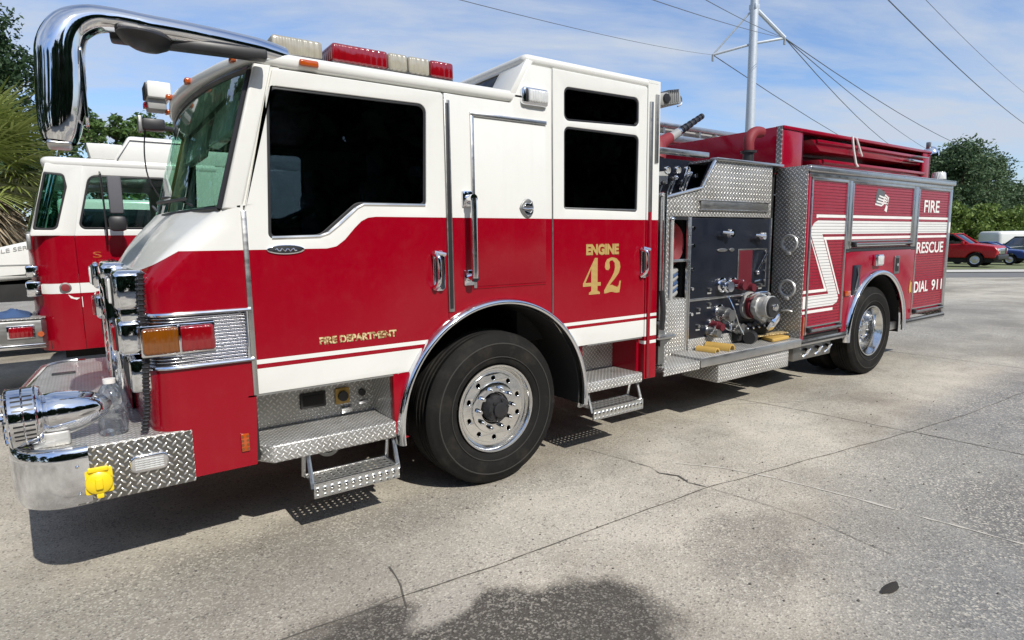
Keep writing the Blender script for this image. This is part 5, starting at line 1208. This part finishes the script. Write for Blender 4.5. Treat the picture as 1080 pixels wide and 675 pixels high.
def leaves(verts, faces, cen, rad, n, size, rng, flat=1.0):
    for _ in range(n):
        d = Vector((rng.gauss(0, 1), rng.gauss(0, 1), rng.gauss(0, 1))).normalized(); rr = rad*(rng.random()**.45)
        p = Vector(cen)+Vector((d.x*rr, d.y*rr, d.z*rr*flat))
        a = Vector((rng.gauss(0, 1), rng.gauss(0, 1), rng.gauss(0, .8))).normalized(); c = a.cross(Vector((rng.gauss(0, 1), rng.gauss(0, 1), rng.gauss(0, 1)))).normalized()
        s = size*rng.uniform(.6, 1.3); i = len(verts)
        verts += [p-a*s, p+c*s*.45, p+a*s, p-c*s*.45]; faces.append((i, i+1, i+2, i+3))
def tree(name, loc, h, cw, mat, label, seed, n_cl=60, per=90, size=.22, base=.25, cat='tree', group=None, gaps=1.0, trunk=.2, shape='round'):
    rng = random.Random(seed); r = thing(name, loc, label, cat, group); L = Vector(loc)
    b = MB(); lean = Vector((rng.uniform(-.3, .3), rng.uniform(-.3, .3), 0)); tp_ = []
    for i in range(6): t_ = i/5; tp_.append(L+lean*t_*t_+Vector((0.1*rng.gauss(0, 1)*t_, .1*rng.gauss(0, 1)*t_, h*.92*t_)))
    b.tube(tp_, [trunk*(1-.8*i/5) for i in range(6)], 'bark', 8, 3)
    verts = []; faces = []
    for k in range(n_cl):
        z = base+(1-base)*rng.random()**.85
        prof_r = (sin(pi*min(1, (z-base)/(1-base)*.86+.12)))**.6 if shape == 'round' else (1.05-(z-base)/(1-base))**.7*.9+.05
        a = rng.uniform(0, 2*pi); rad = cw/2*prof_r*(rng.random()**.5)*rng.uniform(.75, 1.15)
        c = L+lean*z+Vector((rad*cos(a), rad*sin(a), h*z)); cr = cw*.12*rng.uniform(.6, 1.4)*gaps
        leaves(verts, faces, c, cr, per, size, rng, .75)
        if k % 3 == 0:
            zz = max(.15, z-.18); b.tube([L+lean*zz+Vector((0, 0, h*zz*.92)), (L+lean*zz+Vector((0, 0, h*zz))).lerp(c, .6)+Vector((0, 0, .1*h*.1)), c], [trunk*.35, trunk*.2, trunk*.07], 'bark', 5, 2)
    b.build('trunk', r); m = MB(); m.mesh([tuple(v) for v in verts], faces, mat); m.build('crown', r); return r
# right-hand wood: individual trees, tallest next to the fire engine
k = 0
descr = ['tallest dark tree of the wood, rising directly behind the rear lamp of the fire engine', 'dark rounded tree of the wood just right of the tallest', 'dark tree in the middle of the wood on the right', 'lower dark tree of the wood, right of the middle', 'lowest dark tree of the wood, at the right edge of the picture', 'dark tree half hidden behind the hose bed, left end of the wood']
for px, D, tp_, w_ in ((1008, 74, 152, 11), (1034, 78, 168, 10), (1060, 82, 197, 11), (1088, 86, 214, 13), (1124, 88, 206, 14), (982, 76, 165, 10)):
    p = campt(px, 246, D); top_z = campt(px, tp_, D).z; z0 = -.9
    tree('broadleaf_tree', (p.x, p.y, z0), top_z-z0-.3, w_, 'leaf_wood', descr[k], 20+k, 170, 110, .21, .04, group='trees of the wood behind the parked cars', gaps=1.15, trunk=.3); k += 1
# bright hedge / shrubs in front of the wood
k = 0
for px, D, tp_, w_ in ((975, 52, 226, 5), (1003, 50, 218, 5), (1028, 52, 220, 5.5), (1055, 54, 224, 5.5), (1082, 56, 222, 6), (1110, 58, 222, 7)):
    p = campt(px, 246, D); top_z = campt(px, tp_, D).z
    tree('shrub', (p.x, p.y, -.7), top_z+.7, w_, 'leaf_bright', ['bright green shrub behind the fire engine rear door, leftmost of the row', 'bright green shrub above the cab of the red pickup', 'bright green shrub above the bonnet of the red pickup', 'bright green shrub above the blue car', 'bright green shrub above the dark vehicle at the right edge', 'bright green shrub just past the right edge of the picture, end of the row'][k], 60+k, 60, 110, .17, .02, 'shrub', 'bright shrubs in front of the wood', 1.2, .05); k += 1
# left: tall thin-leaved trees, distant trees
for i, (px, D, tp_, w_, m_, lb) in enumerate(((12, 34, 22, 7.5, 'leaf_dark', 'tall loose dark tree behind the palm at the left edge'), (66, 40, 92, 5.0, 'leaf_dark', 'thin dark tree seen behind the chrome mirror'), (-40, 33, 12, 9, 'leaf_dark', 'tall dark tree just past the left edge'))):
    p = campt(px, 262, D); top_z = campt(px, tp_, D).z
    tree('pine_tree', (p.x, p.y, 0), top_z, w_, m_, lb, 80+i, 110 if i != 1 else 40, 110, .15, .30, gaps=.85, trunk=.22)
for i, (px, D, tp_, w_) in enumerate(((112, 48, 128, 5.5), (138, 50, 121, 6), (165, 50, 126, 6), (192, 52, 135, 7))):
    p = campt(px, 258, D); top_z = campt(px, tp_, D).z
    tree('broadleaf_tree', (p.x, p.y, 0), top_z, w_, 'leaf_mid', ['small mid green tree right of the chrome mirror, above the second fire truck', 'mid green tree above the roof of the second fire truck, tallest of its group', 'mid green tree beside the white floodlight of the windscreen', 'mid green tree seen through the fire engine windscreen'][i], 90+i, 60, 80, .2, .2, group='trees above the second fire truck')
for i, (x, y, h, w_) in enumerate(((-16, 30, 9, 9), (-11, 38, 10, 9), (-6, 44, 8, 8), (8, 52, 8, 9), (14, 54, 7.5, 9), (20, 56, 8, 10), (27, 52, 7, 9), (35, 50, 8, 10), (44, 48, 8, 10))):
    tree('broadleaf_tree', (x, y, -.2), h, w_, 'leaf_dark', 'dark background tree standing far beyond the two fire trucks', 120+i, 60, 70, .3, .1, group='far tree line beyond the trucks')
# trees on the photographer's side of the yard (they show in the chrome, the paint and the glass)
rng = random.Random(77)
for i in range(13):
    x = -24+4.6*i+rng.uniform(-1, 1); y = -21+rng.uniform(-3, 2)
    tree('roadside_tree', (x, y, 0), rng.uniform(10, 13), 9, 'leaf_dark', 'dark tree of the row across the yard, reflected in chrome and glass', 200+i, 120, 90, .55, .0, group='tree row across the yard')
for i, (x, y, h) in enumerate(((-20, 3, 9), (-22, 9, 10), (-19, 15, 9), (-23, -4, 9), (-22, -12, 10), (-10.5, 20, 14), (-13.5, 25, 15), (-10, 29, 15), (-16, 19, 13), (-8.8, 37, 14))):
    tree('roadside_tree', (x, y, 0), h, 8, 'leaf_dark', 'dark tree standing in front of the trucks, reflected in the windscreen', 230+i, 80, 80, .38, .06, group='trees ahead of the trucks')
# palm
def palm(loc, label):
    r = thing('palm_tree', loc, label, 'palm tree'); rng = random.Random(4); L = Vector(loc)
    b = MB(); b.tube([L, L+Vector((.1, 0, 1.2)), L+Vector((.05, 0, 3.1))], [.30, .24, .2], 'bark', 12, 4)
    for i in range(60):
        a = rng.uniform(0, 2*pi); z = rng.uniform(.3, 2.6); p = L+Vector((.24*cos(a), .24*sin(a), z)); b.tube([p, p+Vector((.12*cos(a), .12*sin(a), .18))], [.05, .02], 'bark', 4)
    b.build('trunk', r)
    def fans(n, el0, el1, mat, nm, droop, ln, pet, z0):
        verts = []; faces = []; st = MB()
        for i in range(n):
            a = 2*pi*i/n*2.4+rng.uniform(-.3, .3); el = radians(rng.uniform(el0, el1)); d = Vector((cos(a)*cos(el), sin(a)*cos(el), sin(el)))
            o = L+Vector((0, 0, z0+rng.uniform(-.3, .2))); hub = o+d*pet*rng.uniform(.7, 1.1)+Vector((0, 0, -.12*droop)); st.tube([o, o+d*pet*.5, hub], [.025, .018, .012], mat, 4)
            side = d.cross(Vector((0, 0, 1))).normalized(); up = side.cross(d).normalized(); nl = 26
            for j in range(nl):
                f = (j/(nl-1)-.5)*2; an = f*radians(112); l = ln*(1-.28*abs(f))*rng.uniform(.85, 1.1); dd = (d*cos(an)+side*sin(an)+up*(.18-.25*abs(f))*cos(f)).normalized()
                w = dd.cross(up).normalized()*.018*ln; k = len(verts); sag = droop*rng.uniform(.6, 1.3)
                pts = [hub+dd*l*t_-Vector((0, 0, sag*l*t_*t_*.55)) for t_ in (0, .35, .7, 1.0)]
                for q, ww in zip(pts, (.5, 1., .8, .1)): verts += [q-w*ww, q+w*ww+up*.006]
                for q in range(3): faces.append((k+2*q, k+2*q+1, k+2*q+3, k+2*q+2))
        st.mesh([tuple(v) for v in verts], faces, mat); st.build(nm, r)
    fans(64, -22, 85, 'frond', 'fronds', .42, 1.25, .95, 3.35); fans(34, -80, -35, 'dead', 'dead_fronds', 1.0, 1.15, .55, 3.1)
palm((-3.95, 12.6, 0), 'shaggy fan palm with brown dead fronds behind the second fire truck at the left')

# ================================================================== GROUND
def gz(x, y): d = max(0, x-12); return -.011*d if d < 60 else -.66
b = MB(); xs = [-300, -100, -40, -15, 0, 5, 9, 12, 16, 20, 30, 40, 55, 72, 120, 300]; ys = [-300, -80, -20, -6, 0, 6, 14, 30, 60, 120, 300]
GB = b
t = NT('stained_concrete'); o = t.obj
n1 = t.noise(o, .55, 6, .62); n2 = t.noise(o, 3.2, 6, .65); n3 = t.noise(o, 28, 4, .7); n4 = t.noise(o, 140, 2, .6)
def vor(sc, feat='F1'):
    nd = t.n('ShaderNodeTexVoronoi'); nd.inputs['Scale'].default_value = sc; t.put(nd.inputs['Vector'], o); return nd
v1 = vor(95); v2 = vor(150)
vc = t.n('ShaderNodeSeparateColor'); t.put(vc.inputs[0], v1.outputs['Color']); vd = t.n('ShaderNodeSeparateColor'); t.put(vd.inputs[0], v2.outputs['Color'])
wob = t.n('ShaderNodeTexNoise'); wob.inputs['Scale'].default_value = 1.1; wob.inputs['Detail'].default_value = 7; wob.inputs['Roughness'].default_value = .65; t.put(wob.inputs['Vector'], o)
wv = t.V('SUBTRACT', wob.outputs['Color'], (.5, .5, .5))
def blob(cx, cy, rx, ry, rot=0., amp=.6, soft=.35):
    p = t.V('SUBTRACT', t.V('ADD', o, t.V('MULTIPLY', wv, (amp, amp, 0))), (cx, cy, 0))
    nd = t.n('ShaderNodeVectorRotate', rotation_type='Z_AXIS'); t.put(nd.inputs['Vector'], p); nd.inputs['Angle'].default_value = radians(-rot)
    q = t.V('MULTIPLY', nd.outputs[0], (1/rx, 1/ry, 0)); return t.ramp(t.V('LENGTH', q), 1.0+soft*.5, 1.0-soft*.5)
c = t.mix(t.ramp(n1, .36, .62), (.255, .225, .178), (.53, .485, .40))
c = t.mix(t.M('MULTIPLY', t.ramp(n2, .38, .7), .45), c, (.27, .25, .218))
# bluish-grey weathered slabs on the camera side of the long joint
m = t.M('MULTIPLY', blob(5.2, -2.9, 5.2, 1.9, 2, .5, .25), .85); c = t.mix(m, c, t.mix(t.ramp(n2, .35, .65), (.135, .140, .143), (.235, .236, .232)))
m = t.M('MULTIPLY', blob(2.5, -1.7, 1.2, .55, 10, .8, .7), .55); c = t.mix(m, c, (.30, .285, .25))
m = t.M('MULTIPLY', blob(2.4, -2.3, .7, .45, 30, 1.4, .6), .5); c = t.mix(m, c, (.12, .115, .11))
m = t.M('MULTIPLY', t.ramp(t.noise(t.V('MULTIPLY', o, (.35, 2.2, 1)), 1.0, 5, .6), .52, .72), .45); c = t.mix(m, c, (.20, .19, .17))
m = t.M('MULTIPLY', t.ramp(t.noise(o, .9, 7, .7, 1.2), .56, .66), .35); c = t.mix(m, c, (.50, .47, .41))
m = t.M('MULTIPLY', blob(.6, -1.5, .5, .25, 20, 1.3, .5), .38); c = t.mix(m, c, (.13, .12, .11))
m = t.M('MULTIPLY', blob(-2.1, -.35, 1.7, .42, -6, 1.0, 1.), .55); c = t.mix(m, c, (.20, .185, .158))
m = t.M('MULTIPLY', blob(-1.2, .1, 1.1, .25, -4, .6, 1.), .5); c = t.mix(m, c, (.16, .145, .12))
m = t.M('MULTIPLY', blob(12, 1.5, 5, 1.4, 8, 2., .8), .6); c = t.mix(m, c, (.17, .165, .155))
m = t.M('MULTIPLY', blob(9, -1, 2.4, .5, 20, 1., .8), .5); c = t.mix(m, c, (.15, .145, .135))
m = t.M('MULTIPLY', blob(-.2, -.55, 1.2, .30, 0, .6, 1.), .35); c = t.mix(m, c, (.46, .43, .37))
# dark worn asphalt patch in the foreground
ap = blob(-.95, -1.26, .80, .40, -24, .70, .24); c = t.mix(ap, c, t.mix(t.ramp(n3, .35, .65), (.060, .054, .046), (.10, .09, .076)))
m = t.M('MULTIPLY', blob(-.98, -.93, .22, .10, 20, .25, .5), .9); c = t.mix(m, c, (.38, .35, .30))
# aggregate
sp = t.ramp(vc.outputs[0], .80, .86); keep = t.M('SUBTRACT', 1.0, t.M('MULTIPLY', ap, .45)); c = t.mix(t.M('MULTIPLY', t.M('MULTIPLY', sp, keep), t.ramp(n1, .38, .60, .08, .80)), c, (.58, .54, .45))
sp = t.ramp(vc.outputs[1], .88, .93); c = t.mix(t.M('MULTIPLY', sp, .5), c, (.07, .065, .06))
sp = t.ramp(vd.outputs[0], .84, .9); c = t.mix(t.M('MULTIPLY', t.M('MULTIPLY', sp, keep), .35), c, (.60, .57, .50))
c = t.mix(t.M('MULTIPLY', t.ramp(n4, .5, .75), .25), c, (.12, .11, .10))
sx = t.n('ShaderNodeSeparateXYZ'); t.put(sx.inputs[0], o)
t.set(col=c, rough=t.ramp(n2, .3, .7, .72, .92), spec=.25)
hh = t.M('ADD', t.M('MULTIPLY', n3, .5), t.M('MULTIPLY', v1.outputs['Distance'], .9)); hh = t.M('ADD', hh, t.M('MULTIPLY', n4, .3)); t.bump(hh, .45, .006)
MT['ground'].node_tree.nodes.clear() if False else None
MT['ground'] = t.m
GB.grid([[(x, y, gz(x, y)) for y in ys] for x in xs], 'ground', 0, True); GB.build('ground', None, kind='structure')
MT['joint'] = basic('joint_filler', (.095, .087, .074), .9, var=.4, scale=30)
MT['scratch'] = basic('chalky_scrape', (.50, .47, .41), .9, var=.2, scale=40)
def strip(pts, w, m, name, seed=1, z=.004, jag=.4):
    rng = random.Random(seed); b = MB(); P = [Vector(p) for p in pts]; q = []
    for i in range(len(P)-1):
        n = max(2, int((P[i+1]-P[i]).length/.05))
        for j in range(n): q.append(P[i].lerp(P[i+1], j/n))
    q.append(P[-1]); G = []
    for i, p in enumerate(q):
        d = (q[min(i+1, len(q)-1)]-q[max(i-1, 0)]).normalized(); n_ = Vector((-d.y, d.x)); off_ = .012*noise.noise((p.x*4+seed, p.y*4, 0)); ww = w*(1+jag*rng.uniform(-1, 1))/2
        G.append([(p.x+n_.x*(off_-ww), p.y+n_.y*(off_-ww), z), (p.x+n_.x*(off_+ww), p.y+n_.y*(off_+ww), z)])
    b.grid(G, m); o = b.build(name, None, kind='structure'); return o
strip([(-5, -.70), (-1.55, -.77), (-.51, -.825), (1.08, -.87), (3.45, -1.19), (4.57, -1.30), (12, -1.6)], .007, 'joint', 'pavement_joint', 1)
strip([(-1.07, -.50), (-1.10, -.70), (-1.15, -.88)], .007, 'joint', 'pavement_joint', 2); strip([(.93, .25), (.99, 0), (1.05, -.25)], .004, 'joint', 'pavement_joint', 3)
strip([(1.03, -.20), (1.06, -.38), (1.03, -.50), (1.10, -.62), (1.06, -.74), (1.10, -.86)], .011, 'joint', 'pavement_crack', 4, .005, .9)
strip([(3.48, -1.2), (3.53, -1.95), (3.6, -4)], .009, 'joint', 'pavement_joint', 5); strip([(3.2, .6), (3.35, -.2), (3.46, -1.2)], .007, 'joint', 'pavement_joint', 6)
strip([(1.10, -.9), (1.2, -1.5), (1.15, -2.0)], .004, 'joint', 'pavement_crack', 7, .005); strip([(7.2, 4), (7.3, -1.4)], .010, 'joint', 'pavement_joint', 8); strip([(-5, 4.0), (30, 4.0)], .012, 'joint', 'pavement_joint', 9)
strip([(1.28, -.45), (1.48, -.72), (1.60, -1.02), (1.70, -1.5), (1.83, -2.4), (1.9, -3.2)], .014, 'scratch', 'paint_scrape', 10, .0035, .9)
strip([(2.9, .35), (3.4, .05), (4.0, -.25)], .010, 'scratch', 'paint_scrape', 11, .0035, .6)
MT['leafd'] = basic('dead_leaf', (.030, .026, .022), .9, var=.4); b = MB(); random.seed(11)
leaf = [(.80+.075*cos(a)*(1+.2*sin(3*a)), -2.14+.026*sin(a)) for a in [2*pi*i/16 for i in range(16)]]
b.plate([leaf], 'z', .004, .003, 'leafd', .001); b.build('dead_leaf', None, label='dark flattened leaf lying alone on the concrete in the right foreground', cat='leaf', origin=(.80, -2.14, 0))
MT['grit'] = basic('grit', (.09, .08, .07), .9, var=.5); b = MB(); rng = random.Random(8)
for i in range(260):
    x = rng.uniform(-3, 5); y = rng.uniform(-2.8, .2); s = rng.uniform(.003, .008); b.ball((x, y, s*.4), s, 'grit', (1, rng.uniform(.6, 1), .6), 6)
b.build('grit', None, kind='stuff', label='small dark grit scattered on the concrete', cat='grit')
# far ground: road, pale verge, grass
def sheet(name, pts, z, m, kind='structure', th=0):
    b = MB(); b.mesh([(x, y, gz(x, y)+z) for x, y in pts], [tuple(range(len(pts)))], m); return b.build(name, None, kind=kind)
MT['asph'] = basic('asphalt', (.15, .148, .142), .9, var=.15, scale=2); MT['pale'] = basic('pale_concrete', (.50, .48, .43), .9, var=.08, scale=1)
t = NT('grass_ground'); t.set(col=t.mix(t.noise(t.obj, 1.5, 6, .7), (.09, .11, .04), (.22, .24, .12)), rough=.9); MT['grassg'] = t.m
def lane(d0, d1, z, m, name):   # strips that run across the far view, roughly along (1,-.75)
    P = []
    for s in (-30, 60):
        for d in (d0, d1): P.append((28+.80*s*0+s*.72, 8.0-s*.69) if False else None)
    n_ = Vector((.57, .81)).normalized(); r_ = Vector((.82, -.57)).normalized(); o_ = Vector((-2.23, -3.29))
    q = [o_+n_*d0-r_*2+r_*a for a in (-0,)]
    A = [o_+n_*d0+r_*(-60), o_+n_*d0+r_*60, o_+n_*d1+r_*60, o_+n_*d1+r_*(-60)]
    b = MB(); G = []
    for i in range(41):
        row = []
        for d in (d0, d1): p = o_+n_*d+r_*(0+3.0*i-4); row.append((p.x, p.y, gz(p.x, p.y)+z))
        G.append(row)
    b.grid(G, m, 0, True); return b.build(name, None, kind='structure')
lane(25.6, 29.6, .006, 'asph', 'road'); lane(29.6, 32.2, .04, 'pale', 'verge'); lane(32.2, 90, .06, 'grassg', 'grass_verge')

# ================================================================== LIGHT, SKY, CAMERA
EL = 43.0; tosun = Vector((.03, -1.07, 0)).normalized()*cos(radians(EL))+Vector((0, 0, sin(radians(EL))))
sun = bpy.data.lights.new('sun', 'SUN'); sun.energy = 4.7; sun.angle = radians(.5); sun.color = (1., .955, .88)
so = bpy.data.objects.new('sun', sun); COL.objects.link(so); so.rotation_euler = tosun.to_track_quat('Z', 'Y').to_euler(); so.location = (0, -20, 20)
w = bpy.data.worlds.new('World'); SC.world = w; w.use_nodes = True; nt = w.node_tree; nt.nodes.clear()
class WT(NT):
    def __init__(s, tree): s.t = tree
q = WT(nt); sky = q.n('ShaderNodeTexSky'); sky.sky_type = 'NISHITA'; sky.sun_disc = False; sky.sun_elevation = radians(EL); sky.sun_rotation = atan2(tosun.x, tosun.y); sky.air_density = 1.0; sky.dust_density = .8; sky.ozone_density = 1.5
tc = q.n('ShaderNodeTexCoord').outputs['Generated']; s3 = q.n('ShaderNodeSeparateXYZ'); q.put(s3.inputs[0], tc)
den = q.M('ADD', q.M('MAXIMUM', s3.outputs[2], 0.0), .16); cx = q.n('ShaderNodeCombineXYZ'); q.put(cx.inputs[0], q.M('DIVIDE', s3.outputs[0], den)); q.put(cx.inputs[1], q.M('DIVIDE', s3.outputs[1], den))
rot = q.n('ShaderNodeVectorRotate', rotation_type='Z_AXIS'); q.put(rot.inputs['Vector'], cx.outputs[0]); rot.inputs['Angle'].default_value = radians(25)
cv = q.V('MULTIPLY', rot.outputs[0], (.55, 1.25, 1))
c1 = q.noise(cv, 1.1, 8, .58, .5); c2 = q.noise(cv, 4.5, 6, .6, .3)
cl = q.M('ADD', q.M('MULTIPLY', c1, .75), q.M('MULTIPLY', c2, .25)); f = q.ramp(cl, .41, .60, 0.08, .95)
hz = q.ramp(s3.outputs[2], .0, .28, .5, 0.0); f = q.M('MAXIMUM', f, hz)
col = q.mix(f, q.V('MULTIPLY', sky.outputs[0], (1.35, 1.60, 1.95)), (6.5, 7.3, 8.6))
bg = q.n('ShaderNodeBackground'); q.put(bg.inputs[0], col); bg.inputs[1].default_value = .09
wo = q.n('ShaderNodeOutputWorld'); nt.links.new(bg.outputs[0], wo.inputs[0])

cam = bpy.data.cameras.new('camera'); co = bpy.data.objects.new('camera', cam); COL.objects.link(co); SC.camera = co
F = Vector((.57258663, .80898371, -.1330034)); R = Vector((.81513446, -.57912002, -.01325963)); U = Vector((.08775175, .10082337, .99102688))
M = Matrix((R, U, -F)).transposed().to_4x4(); M.translation = Vector((-2.2332, -3.2891, 1.6971)); co.matrix_world = M
cam.sensor_width = 36; cam.lens = 631.29/1080*36; cam.clip_start = .05; cam.clip_end = 2000
vs = SC.view_settings; vs.view_transform = 'Standard'; vs.look = 'None'; vs.exposure = 0.0; vs.gamma = 1; vs.use_curve_mapping = False
for o in bpy.data.objects:
    if '_o' in o: del o['_o']
